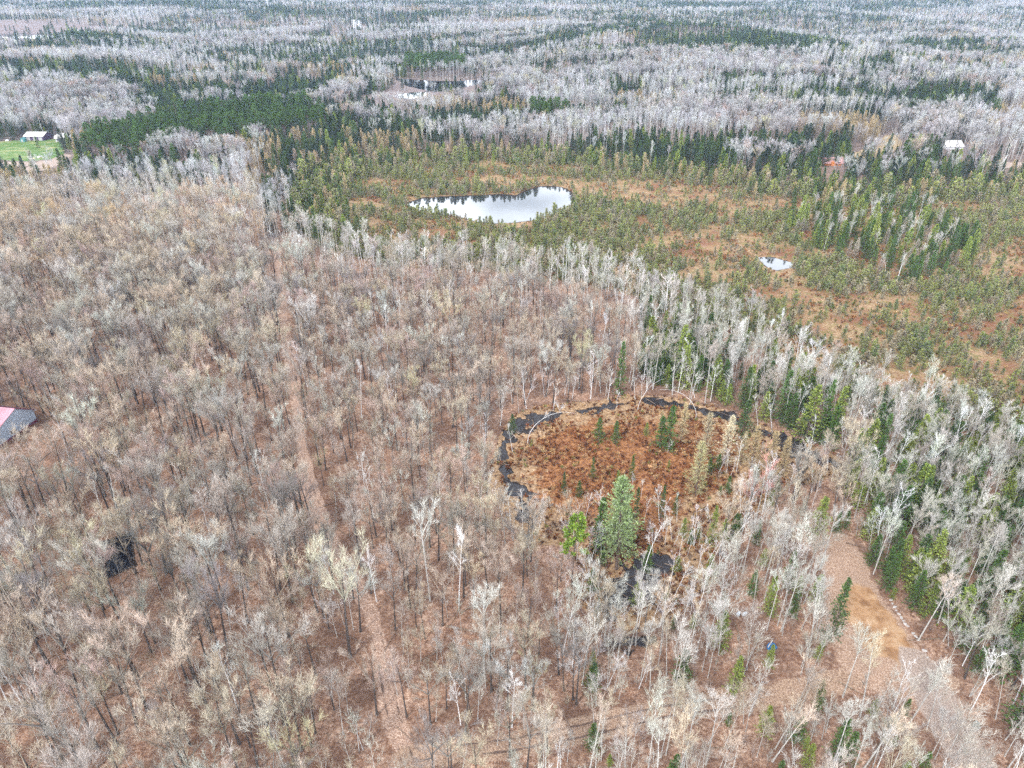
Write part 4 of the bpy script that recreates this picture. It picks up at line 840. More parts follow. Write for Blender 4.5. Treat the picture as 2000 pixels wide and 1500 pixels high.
def heath_and_logs():
    x, y = grid_pts(.95, -20, 90, 85, 190); k = in_view(x, y, 2, 20); x, y = x[k], y[k]; o = land(x, y)
    n = fbm(x, y, 5, 120); k = (o['sbog'] > .5) & (o['wd'] > .3) & (rg.random(len(x)) < .15 + 1.1 * smooth((n - .42) / .2)); x, y = x[k], y[k]
    add('heath_shrub', x, y, rg.uniform(.7, 1.5, len(x)), pick(len(x), [(.5, (.26, .10, .04)), (.22, (.12, .05, .025)), (.25, (.50, .32, .16)), (.06, (.24, .23, .07))]), z=o['h'][k])
    x, y = grid_pts(1.7, -260, 400, 150, 470); k = in_view(x, y, 2, 20); x, y = x[k], y[k]; o = land(x, y)
    n = fbm(x, y, 12, 122); k = (o['bog'] > .5) & (o['wd'] > .6) & (rg.random(len(x)) < .08 + .7 * smooth((n - .42) / .2)); x, y = x[k], y[k]
    add('heath_shrub', x, y, rg.uniform(1.1, 2.3, len(x)), pick(len(x), [(.3, (.26, .12, .05)), (.3, (.18, .17, .06)), (.2, (.40, .26, .13)), (.2, (.24, .21, .15))]), z=o['h'][k])
    def lay(xa, ya, xb, yb, label, tint=(1, 1, 1)):
        (x0, x1), (y0, y1) = unproj([xa, xb], [ya, yb]); cx, cy_ = (x0 + x1) / 2, (y0 + y1) / 2
        HERO.append(label); z = float(land(np.array([cx]), np.array([cy_]))['h'][0])
        PLANTS['fallen_log'].append(np.array([[cx, cy_, z, math.atan2(y1 - y0, x1 - x0), math.hypot(x1 - x0, y1 - y0) / 9.5, 0, 0, *tint, 1, len(HERO) - 1]]))
    for a in [(870,1222,985,1245,'long dark fallen log between trail and lower black water'),(516,1214,566,1182,'fallen log left of the pale lone tree'),(312,1386,420,1428,'long fallen log near the bottom left edge'),
      (414,1078,430,1036,'reddish fallen log left of the trail bend'),(738,1192,762,1168,'short mossy log on the right edge of the trail'),(775,1418,812,1453,'curved dark branch lying on the lower trail'),
      (118,1199,172,1200,'fallen log below the black pool'),(500,1262,640,1266,'long thin log left of the lower trail'),(1002,698,1053,757,'long fallen log in the middle woods above the moat'),(962,746,1039,786,'second fallen log in the middle woods above the moat'),
      (1090,708,1132,700,'short fallen log right of the two long ones'),(877,863,925,865,'fallen log left of the moat'),(995,936,1060,948,'log lying across the left water of the moat'),(1005,985,1050,985,'lower log across the left water of the moat'),
      (1000,968,1065,962,'pale log across the left water'),(1020,1012,1062,1012,'short log at the foot of the left water'),(905,1265,960,1285,'fallen log below the long dark one'),(1110,700,1165,692,'fallen log in the woods above the moat'),
      (1440,810,1490,835,'fallen trunk along the upper right moat'),(1500,850,1560,872,'fallen trunk along the right moat'),(1100,812,1140,798,'log in the upper left moat'),(880,1240,920,1420,'leaning pole by the lower woods')]:
        lay(*a)
    sx, sy = grid_pts(1.9, -30, 90, 85, 190); wk = np.minimum.reduce([sdist(sx, sy, PG[k]) for k in ('w1', 'w2', 'w3', 'w4')]); g = (wk < 2.5) & (rg.random(len(sx)) < .42); sx, sy = sx[g], sy[g]
    add('fallen_log', sx, sy, rg.uniform(.16, .5, len(sx)), pick(len(sx), [(.5, (1, 1, 1)), (.5, (2.3, 2.3, 2.3))]), z=np.full(len(sx), -.52) + rg.uniform(0, .2, len(sx)), tilt=.05, jit=.2)
    x, y = grid_pts(9, -140, 160, 55, 260); k = in_view(x, y, 1, 0); x, y = x[k], y[k]; o = land(x, y)
    k = (o['bog'] < .1) & (o['sbog'] < .2) & (o['trail'] < .1) & (o['gravel'] < .1) & (o['clear'] < .1) & (rg.random(len(x)) < .75); x, y = x[k], y[k]
    add('fallen_log', x, y, .62, (1, 1, 1), z=o['h'][k] + .05, tilt=.02, jit=.35)
heath_and_logs()

# ------------------------------------------------------------------ placing: the largest 300 of a kind as things, the others as one wood
MAXN = 300
MAXK = dict(heath_shrub=60, fallen_log=240)
def local_tree(name, vi):
    tm, cm = KINDS[name][vi]
    e = bpy.data.objects.new(name, None); e.empty_display_size = .5; COL.objects.link(e)
    t = bpy.data.objects.new(tm.name.split('.')[0], tm); c = bpy.data.objects.new(cm.name.split('.')[0], cm)
    for o in (t, c): COL.objects.link(o); o.parent = e
    return e, t, c
PROTO = {}
def wood_nodes(name, parts):
    ng = bpy.data.node_groups.new(name, 'GeometryNodeTree'); ng.is_modifier = True
    ng.interface.new_socket('Geometry', in_out='INPUT', socket_type='NodeSocketGeometry'); ng.interface.new_socket('Geometry', in_out='OUTPUT', socket_type='NodeSocketGeometry')
    n, l = ng.nodes, ng.links
    gi = n.new('NodeGroupInput'); go = n.new('NodeGroupOutput'); m2p = n.new('GeometryNodeMeshToPoints'); iop = n.new('GeometryNodeInstanceOnPoints')
    allj = n.new('GeometryNodeJoinGeometry')
    for tr, cr in parts:
        j = n.new('GeometryNodeJoinGeometry')
        for ob in (tr, cr):
            oi = n.new('GeometryNodeObjectInfo'); oi.inputs['Object'].default_value = ob; oi.transform_space = 'ORIGINAL'; l.new(oi.outputs['Geometry'], j.inputs[0])
        gti = n.new('GeometryNodeGeometryToInstance'); l.new(j.outputs[0], gti.inputs[0]); l.new(gti.outputs[0], allj.inputs[0])
    def na(nm, t):
        a = n.new('GeometryNodeInputNamedAttribute'); a.data_type = t; a.inputs['Name'].default_value = nm; return a.outputs['Attribute']
    l.new(gi.outputs[0], m2p.inputs['Mesh']); l.new(m2p.outputs[0], iop.inputs['Points']); l.new(allj.outputs[0], iop.inputs['Instance'])
    iop.inputs['Pick Instance'].default_value = True
    l.new(na('vi', 'INT'), iop.inputs['Instance Index']); l.new(na('sc', 'FLOAT_VECTOR'), iop.inputs['Scale'])
    e2r = n.new('FunctionNodeEulerToRotation'); l.new(na('rot', 'FLOAT_VECTOR'), e2r.inputs[0]); l.new(e2r.outputs[0], iop.inputs['Rotation'])
    l.new(iop.outputs[0], go.inputs[0]); return ng
def make_wood(name, rows, vi, parts):
    me = bpy.data.meshes.new(name); n = len(rows); me.vertices.add(n); me.vertices.foreach_set('co', rows[:, :3].ravel())
    a = me.attributes.new('vi', 'INT', 'POINT'); a.data.foreach_set('value', vi.astype(np.int32))
    a = me.attributes.new('rot', 'FLOAT_VECTOR', 'POINT'); a.data.foreach_set('vector', np.column_stack([rows[:, 5], rows[:, 6], rows[:, 3]]).ravel())
    a = me.attributes.new('sc', 'FLOAT_VECTOR', 'POINT'); a.data.foreach_set('vector', np.repeat(rows[:, 4:5], 3, 1).ravel())
    a = me.attributes.new('tint', 'FLOAT_VECTOR', 'POINT'); a.data.foreach_set('vector', rows[:, 7:10].ravel())
    ob = bpy.data.objects.new(name, me); COL.objects.link(ob); ob['kind'] = 'stuff'
    md = ob.modifiers.new('wood', 'NODES'); md.node_group = wood_nodes(name, parts); return ob
ROWS = {k: np.concatenate(v) for k, v in PLANTS.items() if v}
THINGS = []
def place_all():
    for kind, rows in ROWS.items():
        H = HEIGHT[kind] * rows[:, 4]
        px, py, dep = proj(rows[:, 0], rows[:, 1], rows[:, 2]); cx, cyy, dc = proj(rows[:, 0], rows[:, 1], rows[:, 2] + H * .6)
        infr = (cx > 8) & (cx < 1992) & (cyy > 5) & (cyy < 1490)
        size = np.where(infr, H / dc, 0) + rows[:, 10] * 100
        order = np.argsort(-size); chosen = order[:MAXK.get(kind, MAXN)]; chosen = chosen[size[chosen] > 0]; rest = np.setdiff1d(np.arange(len(rows)), chosen)
        nv = len(KINDS[kind]); vi = rg.integers(0, nv, len(rows)); vi[chosen[:nv]] = np.arange(len(chosen[:nv]))
        parts = {}
        for i in chosen:
            v = int(vi[i]); r = rows[i]
            if v not in parts:
                e, t, c = local_tree(kind, v); parts[v] = (t, c)
            else:
                e = bpy.data.objects.new(kind, None); COL.objects.link(e)
                t = parts[v][0].copy(); c = parts[v][1].copy()
                for o in (t, c): COL.objects.link(o); o.parent = e
            e.location = r[:3]; e.rotation_euler = (r[5], r[6], r[3]); wn_ = .55 if r[11] >= 0 and any(k_ in HERO[int(r[11])] for k_ in ('narrow', 'slim spruce', 'pointed')) else 1.0; e.scale = (r[4] * wn_, r[4] * wn_, r[4])
            c['tint'] = [float(q) for q in r[7:10]]; t['tint'] = [float(q) for q in r[7:10]]
            THINGS.append((kind, e, r, v))
        if len(rest):
            make_wood(STUFFNAME[kind], rows[rest], vi[rest], [parts[v] for v in range(nv)])
        print('PLANTS', kind, len(rows), 'things', len(chosen))
STUFFNAME = dict(bare_maple='maple_woods', bare_aspen='aspen_woods', paper_birch='birch_woods', spruce='spruce_woods', bog_spruce='bog_undergrowth', tamarack='tamarack_woods', red_pine='pine_woods', heath_shrub='heath_scrub', fallen_log='woodland_litter', bent_birch='birch_thicket', hemlock='hemlock_woods', young_hardwood='hardwood_undergrowth', sapling='sapling_undergrowth')
place_all()

# ------------------------------------------------------------------ what people put here
def flat(name, col, rough=.7, spec=.3, var=0.0, scale=2.0, stripes=None):
    m, n, l, b = mat(name); b.inputs['Roughness'].default_value = rough; b.inputs['Specular IOR Level'].default_value = spec
    o = n.new('ShaderNodeTexCoord').outputs['Object']
    c = ramp(n, l, noise(n, l, o, scale, 4, .65), [(.3, tuple(v * (1 - var) for v in col)), (.7, tuple(min(v * (1 + var), .9) for v in col))])
    if stripes:
        w = n.new('ShaderNodeTexWave'); w.inputs['Scale'].default_value = stripes; w.bands_direction = 'Z'; l.new(o, w.inputs['Vector'])
        bp = n.new('ShaderNodeBump'); bp.inputs['Strength'].default_value = .4; bp.inputs['Distance'].default_value = .03; l.new(w.outputs['Fac'], bp.inputs['Height']); l.new(bp.outputs['Normal'], b.inputs['Normal'])
    l.new(c, b.inputs['Base Color']); return m
def poly_obj(name, v, f, m, parent=None):
    me = bpy.data.meshes.new(name); me.from_pydata([tuple(map(float, a)) for a in v], [], f); me.update(); me.materials.append(m)
    o = bpy.data.objects.new(name, me); COL.objects.link(o); o.parent = parent; return o
def box_vf(x0, x1, y0, y1, z0, z1, v=None, f=None):
    v = [] if v is None else v; f = [] if f is None else f; k = len(v)
    v += [(x, y, z) for z in (z0, z1) for y in (y0, y1) for x in (x0, x1)]
    f += [tuple(k + i for i in q) for q in ((0, 2, 3, 1), (4, 5, 7, 6), (0, 1, 5, 4), (2, 6, 7, 3), (0, 4, 6, 2), (1, 3, 7, 5))]
    return v, f
def box(name, dims, m, parent=None): return poly_obj(name, *box_vf(*dims), m, parent)
def empty(name, x, y, z, rz, label, cat, group=None):
    e = bpy.data.objects.new(name, None); COL.objects.link(e); e.location = (float(x), float(y), float(z)); e.rotation_euler = (0, 0, rz); tagc(e, label, cat, group); return e
def zat(x, y): return float(land(np.array([float(x)]), np.array([float(y)]))['h'][0])
def gable_shell(L, D, h, rise, peak=.5):
    """walls of a gabled building; the gable walls face -Y and +Y, the ridge runs along Y"""
    px_ = -L / 2 + L * peak
    v = [(-L/2, 0, -.6), (L/2, 0, -.6), (L/2, 0, h), (px_, 0, h + rise), (-L/2, 0, h), (-L/2, D, -.6), (L/2, D, -.6), (L/2, D, h), (px_, D, h + rise), (-L/2, D, h)]
    f = [(0, 1, 2, 3, 4), (6, 5, 9, 8, 7), (1, 6, 7, 2), (5, 0, 4, 9)]
    return v, f
def slope(L, D, h, rise, side, over=.4, th=.14, peak=.5):
    px_ = -L / 2 + L * peak; e = (L/2 if side > 0 else -L/2); sl = rise / abs(e - px_); ex = e + over * side; ez = h - over * sl; g = .06
    v = [(px_, -over, h + rise + g), (ex, -over, ez + g), (ex, D + over, ez + g), (px_, D + over, h + rise + g)]; v += [(a, b_, c - th + .02) for a, b_, c in v]
    f = [(0, 1, 2, 3), (7, 6, 5, 4), (0, 4, 5, 1), (1, 5, 6, 2), (2, 6, 7, 3), (3, 7, 4, 0)]
    if side < 0: f = [tuple(reversed(q)) for q in f]
    return v, f
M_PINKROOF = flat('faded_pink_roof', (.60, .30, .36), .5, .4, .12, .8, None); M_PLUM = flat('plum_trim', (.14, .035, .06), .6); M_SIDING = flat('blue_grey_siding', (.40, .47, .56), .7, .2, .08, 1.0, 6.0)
M_GLASS = flat('window_glass', (.015, .018, .022), .1, .8); M_WHITE = flat('white_metal', (.70, .70, .70), .4, .4, .06); M_WHITEROOF = flat('white_roof', (.62, .60, .57), .45, .4, .08, .7)
M_PURPLEWALL = flat('dark_purple_wall', (.075, .045, .085), .7, .2, .15); M_REDROOF = flat('faded_red_roof', (.58, .32, .31), .5, .3, .12, .8); M_ORANGE = flat('orange_boards', (.55, .20, .06), .6)
M_TEAL = flat('teal_metal', (.06, .20, .20), .5); M_BLUE = flat('blue_tarp', (.02, .12, .30), .35, .5, .35, 3.0); M_BOXGREY = flat('grey_green_box', (.11, .14, .13), .5, .4, .1); M_STONE = flat('pale_stone', (.44, .41, .39), .8, .2, .2, 3.0)
M_BARREL = flat('whitish_plastic', (.52, .56, .60), .5, .3, .1); M_STEEL = flat('galvanised_steel', (.66, .67, .70), .5, .4); M_YEL = flat('yellow_plastic', (.65, .50, .04), .5); M_CONC = flat('grey_concrete', (.34, .33, .32), .8)

def house_in_woods():
    (xa, xb), (ya, yb) = unproj([-16, 73], [886, 822]); L = math.hypot(xb - xa, yb - ya); rz = math.atan2(yb - ya, xb - xa); x, y = (xa + xb) / 2, (ya + yb) / 2
    e = empty('house', x, y, zat(x, y), rz, 'blue-grey gabled house with faded pink roof among leafless trees at the left edge', 'house')
    h, rise, D = 3.4, 3.3, 13.0; pk = .66
    w = poly_obj('wall', *gable_shell(L, D, h, rise, pk), M_SIDING, e)
    poly_obj('roof', *slope(L, D, h, rise, -1, .45, peak=pk), M_PINKROOF, e)['label'] = 'faded pink metal roof slope'
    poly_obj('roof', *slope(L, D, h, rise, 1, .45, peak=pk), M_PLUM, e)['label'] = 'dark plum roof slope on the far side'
    box('skirting', (-L/2 - .05, L/2 + .05, -.06, 0.0, -.5, .55), M_PLUM, e)
    for cx in (-.6, .35):
        wd = box('window', (cx - .34, cx + .34, -.07, -.01, 1.0, 2.2), M_WHITE, e); box('pane', (cx - .26, cx + .26, -.09, -.075, 1.08, 2.12), M_GLASS, wd)
    box('gutter', (L/2 + .42, L/2 + .56, -.4, D + .4, h - .55, h - .42), M_WHITE, e)
    ch = box('chimney', (1.2, 1.9, 6, 6.7, h + .6, h + rise + .9), M_CONC, e)
house_in_woods()
def px_building(name, xl, xr, yb, hpx_wall, depth, rise, wallm, roofm, label, cat, eave=None, ridge_along=True, yaw=0.0):
    (x0, x1), (y0, y1) = unproj([xl, xr], [yb, yb]); L = float(x1 - x0); x = float(x0 + x1) / 2; y = float(y0); d = math.hypot(x, y); h = hpx_wall / FPX * math.hypot(d, CAMH) / (d / math.hypot(d, CAMH))
    e = empty(name, x, y, zat(x, y), yaw, label, cat)
    # ridge along the front: build turned by 90 degrees
    v, f = gable_shell(depth, L, h, rise); rot = lambda a: (a[1] - L / 2, -a[0] + depth / 2, a[2])
    poly_obj('wall', [rot(a) for a in v], f, wallm, e)
    for sd in (1, -1):
        v, f = slope(depth, L, h, rise, sd, .5); poly_obj('roof', [rot(a) for a in v], f, roofm, e)
    return e, L, h
def far_buildings():
    e, L, h = px_building('barn', 46, 83, 265, 6.5, 11, 1.9, M_PURPLEWALL, M_WHITEROOF, 'long dark purple barn with white roof behind the green lawn', 'barn')
    for k in (-.3, .05, .33): box('door', (k * L - 1.2, k * L + 1.2, -.08, -.012, 0, h * .75), M_CONC, e)
    e, L, h = px_building('cottage', 1597, 1648, 324, 4.0, 9, 2.3, M_ORANGE, M_REDROOF, 'low cottage with faded red roof and orange porch behind the bog', 'cottage')
    pr = poly_obj('porch', *gable_shell(3.4, 2.4, h - .2, 1.6), M_ORANGE, e); pr.location = (0.8, -1.4, 0); pr.scale = (.7, .7, .9)
    for sd in (1, -1): q = poly_obj('porch_roof', *slope(3.4, 2.4, h - .2, 1.6, sd, .3), M_ORANGE, pr)
    for k in (-.32, .30): box('window', (k * L - .7, k * L + .7, -.08, -.012, 1.0, 2.0), M_GLASS, e)
    e, L, h = px_building('farmhouse', 1846, 1878, 299, 4.5, 10, 2.8, M_WHITE, M_WHITEROOF, 'white-roofed building among birches by the right edge', 'house')
    for k in (-.28, .25): box('window', (k * L - .6, k * L + .6, -.08, -.012, 1.0, 2.1), M_GLASS, e)
    # pavilion: hipped white roof on posts
    x, y = map(float, unproj(122, 266)); e = empty('pavilion', x, y, zat(x, y), .5, 'open pavilion with white hipped roof at the right end of the lawn', 'pavilion')
    a = 5.2; hh = 3.0
    poly_obj('roof', [(-a, -a, hh), (a, -a, hh), (a, a, hh), (-a, a, hh), (-1.6, 0, hh + 2.3), (1.6, 0, hh + 2.3)], [(3, 2, 1, 0), (0, 1, 5, 4), (1, 2, 5), (2, 3, 4, 5), (3, 0, 4)], M_WHITEROOF, e)
    for sx_ in (-1, 1):
        for sy_ in (-1, 1): box('post', (sx_ * (a - .8) - .15, sx_ * (a - .8) + .15, sy_ * (a - .8) - .15, sy_ * (a - .8) + .15, -.4, hh - .01), M_WHITE, e)
    box('back_wall', (-a + 1.2, a - 1.2, a - 1.1, a - .9, -.3, hh - .02), M_PURPLEWALL, e); box('slab', (-a + .2, a - .2, -a + .2, a - .2, -.4, .12), M_CONC, e)
    x, y = map(float, unproj(41, 268)); e = empty('shed', x, y, zat(x, y), 0, 'small teal shed between barn and gravel drive', 'shed'); poly_obj('wall', *gable_shell(2.6, 3, 2.0, .8), M_TEAL, e)
    for sd in (1, -1): poly_obj('roof', *slope(2.6, 3, 2.0, .8, sd, .2), M_TEAL, e)
    box('door', (-.5, .5, -.05, -.01, 0, 1.8), M_CONC, e)
    def lump(name, px, py, r, m, label, cat, flat_=.6, seed=1, group=None, wgt=(1, 1)):
        x, y = map(float, unproj(px, py)); rr = np.random.default_rng(seed); v = []; f = []; n1_, n2_ = 6, 10
        for i in range(n1_ + 1):
            th = math.pi * .5 * (1 - i / n1_)
            for j in range(n2_):
                k = r * (1 + rr.uniform(-.16, .16)); ph = j * 2 * math.pi / n2_
                v.append((math.cos(th) * math.cos(ph) * k * wgt[0] if False else math.sin(math.pi/2 * (1 - i / n1_) ) * 0 + math.cos(math.pi/2 * (i / n1_)) * math.cos(ph) * k * wgt[0], math.cos(math.pi/2 * (i / n1_)) * math.sin(ph) * k * wgt[1], math.sin(math.pi/2 * (i / n1_)) * k * flat_ - .12 * (i == 0)))
        for i in range(n1_):
            for j in range(n2_): a_, b_ = i * n2_ + j, i * n2_ + (j + 1) % n2_; f.append((a_, b_, b_ + n2_, a_ + n2_))
        f.append(tuple(n1_ * n2_ + j for j in range(n2_)))
        o = poly_obj(name, v, f, m); o.location = (x, y, zat(x, y)); o.rotation_euler = (0, 0, rr.uniform(0, 3)); tagc(o, label, cat, group); return o
    lump('garden_boulder', 70, 264, 1.6, M_WHITE, 'white boulder in front of the barn', 'boulder', seed=3)
    lump('garden_toy', 62, 307, 1.3, M_YEL, 'bright yellow play object at the near edge of the lawn', 'toy', seed=4)
    lump('garden_toy', 75, 304, 1.1, M_WHITE, 'whitish play object right of the yellow one on the lawn', 'toy', seed=5)
    lump('garden_toy', 11, 266, 1.2, M_WHITE, 'pale object beside the gravel drive at the left edge', 'toy', seed=6)
    # line of pale rocks along the sandy clearing
    rk = [(1741,1170),(1744,1177),(1748,1184),(1751,1191),(1756,1198),(1761,1205),(1765,1211),(1769,1218),(1774,1222),(1784,1236),(1789,1242),(1794,1249),(1806,1270),(1812,1283)]
    names = ['topmost', 'second from the top', 'third from the top', 'fourth from the top', 'fifth from the top', 'sixth from the top', 'seventh from the top', 'seventh from the bottom', 'sixth from the bottom', 'fifth from the bottom', 'fourth from the bottom', 'third from the bottom', 'second from the bottom', 'bottommost']
    for i, (a, b_) in enumerate(rk): lump('pale_rock', a, b_, [.32, .22, .36, .2, .28][i % 5], M_STONE, names[i] + ' pale rock in the line right of the orange dirt', 'rock', .55, 20 + i, 'pale rocks lining the sandy clearing', (1.3, .8))
    # blue tarp heap with a pale board
    x, y = map(float, unproj(1508, 1264)); e = empty('tarp_heap', x, y, zat(x, y), .3, 'bright blue tarp bundled over a heap among saplings', 'tarp')
    t = lump('tarp', 1508, 1264, .85, M_BLUE, None, None, .95, 9, None, (1.05, .85)); t.parent = e; t.location = (0, 0, 0); t.rotation_euler = (0, 0, 0)
    bd = box('board', (-1.1, .5, -.08, .08, -.03, .03), M_STONE, e); bd.location = (-.1, .35, .92); bd.rotation_euler = (0, -.35, .5)
    for i, (a, b_, lb) in enumerate(((1442, 1200, 'left one of two whitish barrels lying near a log'), (1454, 1201, 'right one of two whitish barrels lying near a log'))):
        x, y = map(float, unproj(a, b_)); e = empty('barrel', x, y, zat(x, y) + .3, [.9, .6][i], lb, 'barrel', 'whitish barrels in the young woods')
        n = 14; rad = [.0, .27, .29, .31, .31, .29, .27, .0]; xs_ = [-.46, -.46, -.3, -.12, .12, .3, .46, .46]
        v = [(xs_[i2], rad[i2] * math.cos(j * 2 * math.pi / n), rad[i2] * math.sin(j * 2 * math.pi / n)) for i2 in range(8) for j in range(n)]
        f = [(i2 * n + j, i2 * n + (j + 1) % n, (i2 + 1) * n + (j + 1) % n, (i2 + 1) * n + j) for i2 in range(7) for j in range(n)]
        poly_obj('drum', v, f, M_BARREL, e)
        v = [(s_ * .17 + k_ * .025, .325 * math.cos(j * 2 * math.pi / n), .325 * math.sin(j * 2 * math.pi / n)) for s_ in (1,) for k_ in (-1, 1) for j in range(n)]
        poly_obj('hoop', v, [(j, (j + 1) % n, n + (j + 1) % n, n + j) for j in range(n)], M_STEEL, e)
    x, y = map(float, unproj(1905, 1420)); e = empty('utility_box', x, y, zat(x, y), .5, 'small grey-green utility box beside the gravel road', 'utility box')
    box('cabinet', (-.45, .45, -.4, .4, -.1, .72), M_BOXGREY, e); v = [(-.5, -.45, .73), (.5, -.45, .73), (.5, .45, .73), (-.5, .45, .73), (-.4, -.35, .84), (.4, -.35, .84), (.4, .35, .84), (-.4, .35, .84)]
    poly_obj('lid', v, [(3, 2, 1, 0), (4, 5, 6, 7), (0, 1, 5, 4), (1, 2, 6, 5), (2, 3, 7, 6), (3, 0, 4, 7)], M_BOXGREY, e)
    box('plinth', (-.6, .6, -.55, .55, -.3, .06), M_CONC, e)
    # far lattice pylons
    for i, (a, b_, hp, lb) in enumerate(((694, 68, 24, 'tall white lattice pylon in the far cleared line, left one'), (703, 66, 22, 'tall white lattice pylon in the far cleared line, right one'), (525, 26, 13, 'distant small pylon beyond the far marsh'))):
        x, y = map(float, unproj(a, b_)); d = math.hypot(x, y); h = hp / FPX * d * 1.0; z = zat(x, y); e = empty('pylon', x, y, z, .3, lb, 'pylon', 'power line pylons on the horizon')
        wb = h * .13; wt = h * .03; g = Geo()
        for sx_ in (-1, 1):
            for sy_ in (-1, 1): g.tubes(np.array([[[sx_ * wb, sy_ * wb, -1], [sx_ * wt, sy_ * wt, h]]]), np.full((1, 2), .28), 4, 0)
        N = 7
        for q in range(N):
            z0, z1 = h * q / N, h * (q + 1) / N; w0, w1 = wb + (wt - wb) * q / N, wb + (wt - wb) * (q + 1) / N
            for sg in (-1, 1):
                for sf in (-1, 1):
                    g.tubes(np.array([[[-w0 * sf, sg * w0, z0], [w1 * sf, sg * w1, z1]], [[sg * w0, -w0 * sf, z0], [sg * w1, w1 * sf, z1]]]), np.full((2, 2), .16), 3, 0)
        o = bpy.data.objects.new('tower', g.mesh('tower', [M_STEEL])); COL.objects.link(o); o.parent = e
        for zz in (.72, .84, .96): box('crossarm', (-h * .2, h * .2, -.25, .25, h * zz, h * zz + .45), M_STEEL, e)
far_buildings()

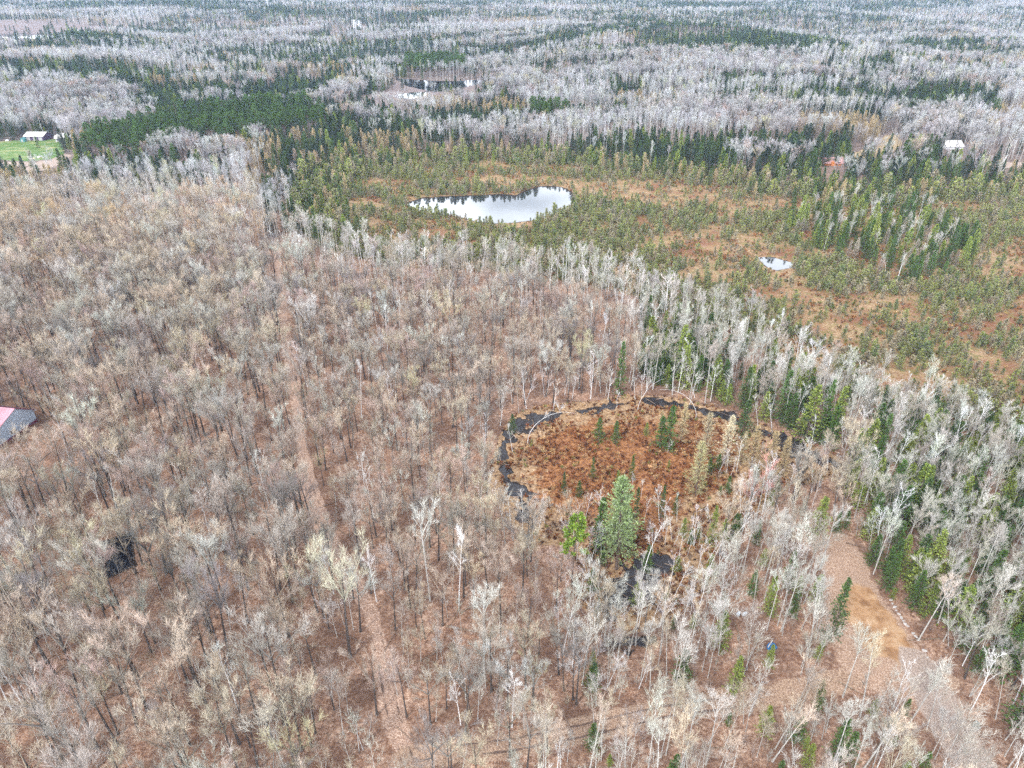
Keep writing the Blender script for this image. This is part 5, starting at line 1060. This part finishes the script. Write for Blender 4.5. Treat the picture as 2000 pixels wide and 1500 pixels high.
# ------------------------------------------------------------------ what each plant is called
def label_all():
    LM = [('dark puddle in the western woods',100,678),('black pool among the lower left trees',225,1085),('pink-roofed house',45,860),('pale yellowish lone tree',684,1285),('lower end of the leafy trail',790,1480),('far end of the leafy trail',548,560),
      ('straight stretch of the leafy trail',580,790),('bend of the leafy trail',640,1050),('left bank of the moat',965,940),('upper left corner of the moat',1010,810),('top bank of the moat',1250,765),('right tip of the moat',1650,905),('large lichened hemlock',1203,1108),
      ('blue tarp heap',1508,1264),('grey-green utility box',1905,1420),('orange dirt patch',1730,1230),('lower end of the gravel road',1980,1500),('fat dark fir by the clearing',1732,1148),('long dark fallen log',925,1235),('east end of the rutted track',1560,1345),
      ('west end of the rutted track',900,1466),('small bog pool',1518,512),('right shore of the heart-shaped pond',1118,395),('left tip of the heart-shaped pond',798,400),('near shore of the heart-shaped pond',965,434),('red-roofed cottage',1622,324),('white-roofed building',1862,299),
      ('green lawn',60,300),('white-roofed pavilion',122,266),('lower corner of the big bog',1790,800),('conifer island in the bog',1700,480),('dark far pond',860,165),('far lattice pylons',697,67),('lower left corner of the photo',10,1490),('left edge below the house',5,1180),
      ('lower right corner of the photo',1990,1490),('right edge beside the bog',1990,700),('right edge of the dense eastern woods',1990,1000),('lower black water under the hemlock',1250,1140),('bog edge under the white birches',1400,660),('two whitish barrels',1448,1200),
      ('line of pale rocks',1765,1211),('bottom edge left of the trail',420,1480),('fallen log near the bottom left edge',366,1407),('two long logs in the middle woods',1020,740),('far left edge of the maple woods',10,480),('northern end of the maple woods',330,470),
      ('bog corner beside the maple woods',620,480),('right end of the pine plantation',630,262),('near edge of the pine plantation',400,300),('far edge of the pine plantation',450,228),('left end of the pine plantation',180,300),('dense core of the pine plantation',330,275),('far pine grove behind the dark pond',850,145),('lone pine clump beyond the bog',1078,240),('round dark fir at the bottom edge',1555,1450),('sandy head of the clearing',1620,1040),('bare patch of the near bog',1140,345),('upper right corner of the bog',1980,375),('tall narrow spruce by the orange dirt',1622,1248)]
    LX, LY = unproj([a[1] for a in LM], [a[2] for a in LM])
    NAMES = [('grey', T_GREY), ('tan', T_TAN), ('pale', T_PALE), ('orange-brown', T_ORANGE), ('yellowish', T_YEL), ('dark grey', T_DARK), ('rosy-grey', T_ROSE)]
    GREEN = [('dark green', T_SPR), ('yellow-green', T_SPR2), ('deep green', T_FIR), ('olive', T_BOG), ('dull tan', (.24, .21, .13)), ('dark olive', (.08, .12, .035))]
    SHRUB = [('rust-brown', (.20, .065, .022)), ('dark brown', (.10, .035, .015)), ('straw-coloured', (.42, .24, .11)), ('greenish', (.22, .20, .06))]
    KN = dict(bare_maple=('leafless spreading maple', 'tree', 'leafless maples of the hillside', NAMES), bare_aspen=('leafless slim aspen', 'tree', 'leafless aspens of the woods', NAMES), paper_birch=('white-stemmed birch', 'tree', 'white birches', None), spruce=('spruce', 'tree', 'spruces among the leafless trees', GREEN),
      bog_spruce=('stunted bog spruce', 'tree', 'stunted spruces of the big bog', GREEN), tamarack=('feathery tamarack', 'tree', 'tamaracks', [('tan', T_TAM), ('pale tan', (.62, .55, .38)), ('greyish', (.38, .34, .27))]), red_pine=('plantation pine', 'tree', 'pines of the plantation', None), young_hardwood=('leafless young hardwood', 'tree', 'young hardwoods', NAMES),
      sapling=('leafless sapling', 'sapling', 'saplings of the understorey', NAMES), hemlock=('hemlock', 'tree', 'hemlocks', None), heath_shrub=('low heath shrub', 'shrub', 'heath shrubs of the small bog', SHRUB), bent_birch=('arched birch', 'tree', 'arched birches over the moat', None), fallen_log=('fallen log', 'log', 'fallen logs', None))
    ones = ['', 'second ', 'third ', 'fourth ', 'fifth ', 'sixth ', 'seventh ', 'eighth ', 'ninth ', 'tenth ', 'eleventh ', 'twelfth ', 'thirteenth ', 'fourteenth ', 'fifteenth ', 'sixteenth ', 'seventeenth ', 'eighteenth ', 'nineteenth ']
    tens = ['', '', 'twent', 'thirt', 'fort', 'fift', 'sixt', 'sevent', 'eight', 'ninet', 'hundredt']
    def ordn(i):
        i += 1
        if i < 20: return ones[i - 1]
        if i >= 100: return f'{i}th '
        return tens[i // 10] + ('ieth ' if i % 10 == 0 else 'y-' + ('first ' if i % 10 == 1 else ones[i % 10 - 1]))
    buckets = {}
    for kind, e, r, v in THINGS:
        noun, cat, grp, pal = KN[kind]; e['category'] = cat; e['group'] = grp
        if r[11] >= 0 and HERO[int(r[11])]: e['label'] = HERO[int(r[11])]; continue
        col = ''
        if pal: t = r[7:10]; col = min(pal, key=lambda p: sum((a - b) ** 2 for a, b in zip(t, p[1])))[0] + ' '
        s_ = r[4]; med = MEDIAN[kind]; size = 'tall ' if s_ > med * 1.12 else 'small ' if s_ < med * .86 else ''
        if kind == 'fallen_log': size = 'long ' if s_ > med * 1.12 else 'short ' if s_ < med * .86 else ''
        j = int(np.argmin((LX - r[0]) ** 2 + (LY - r[1]) ** 2)); buckets.setdefault((size, col, noun, j), []).append((math.hypot(LX[j] - r[0], LY[j] - r[1]), e))
    for (size, col, noun, j), L in buckets.items():
        L.sort(key=lambda q: q[0])
        for i, (dd, e) in enumerate(L): e['label'] = f"{size}{col}{noun}, {ordn(i)}nearest the {LM[j][0]}"
MEDIAN = {k: float(np.median(r[:, 4])) for k, r in ROWS.items()}
label_all()

# ------------------------------------------------------------------ the air
def build_haze():
    me = bpy.data.meshes.new('haze'); x0, x1, y0, y1, z0, z1 = -14000, 14000, -600, 14500, -6, 135
    v = [(x, y, z) for z in (z0, z1) for y in (y0, y1) for x in (x0, x1)]
    me.from_pydata(v, [], [(0, 2, 3, 1), (4, 5, 7, 6), (0, 1, 5, 4), (2, 6, 7, 3), (0, 4, 6, 2), (1, 3, 7, 5)]); me.update()
    m = bpy.data.materials.new('haze'); m.use_nodes = True; n, l = m.node_tree.nodes, m.node_tree.links
    n.remove(n['Principled BSDF']); pv = n.new('ShaderNodeVolumePrincipled'); pv.inputs['Density'].default_value = .00006; pv.inputs['Color'].default_value = (.50, .70, 1, 1)
    l.new(pv.outputs[0], n['Material Output'].inputs['Volume']); me.materials.append(m)
    o = bpy.data.objects.new('haze', me); COL.objects.link(o); o['kind'] = 'stuff'
build_haze()
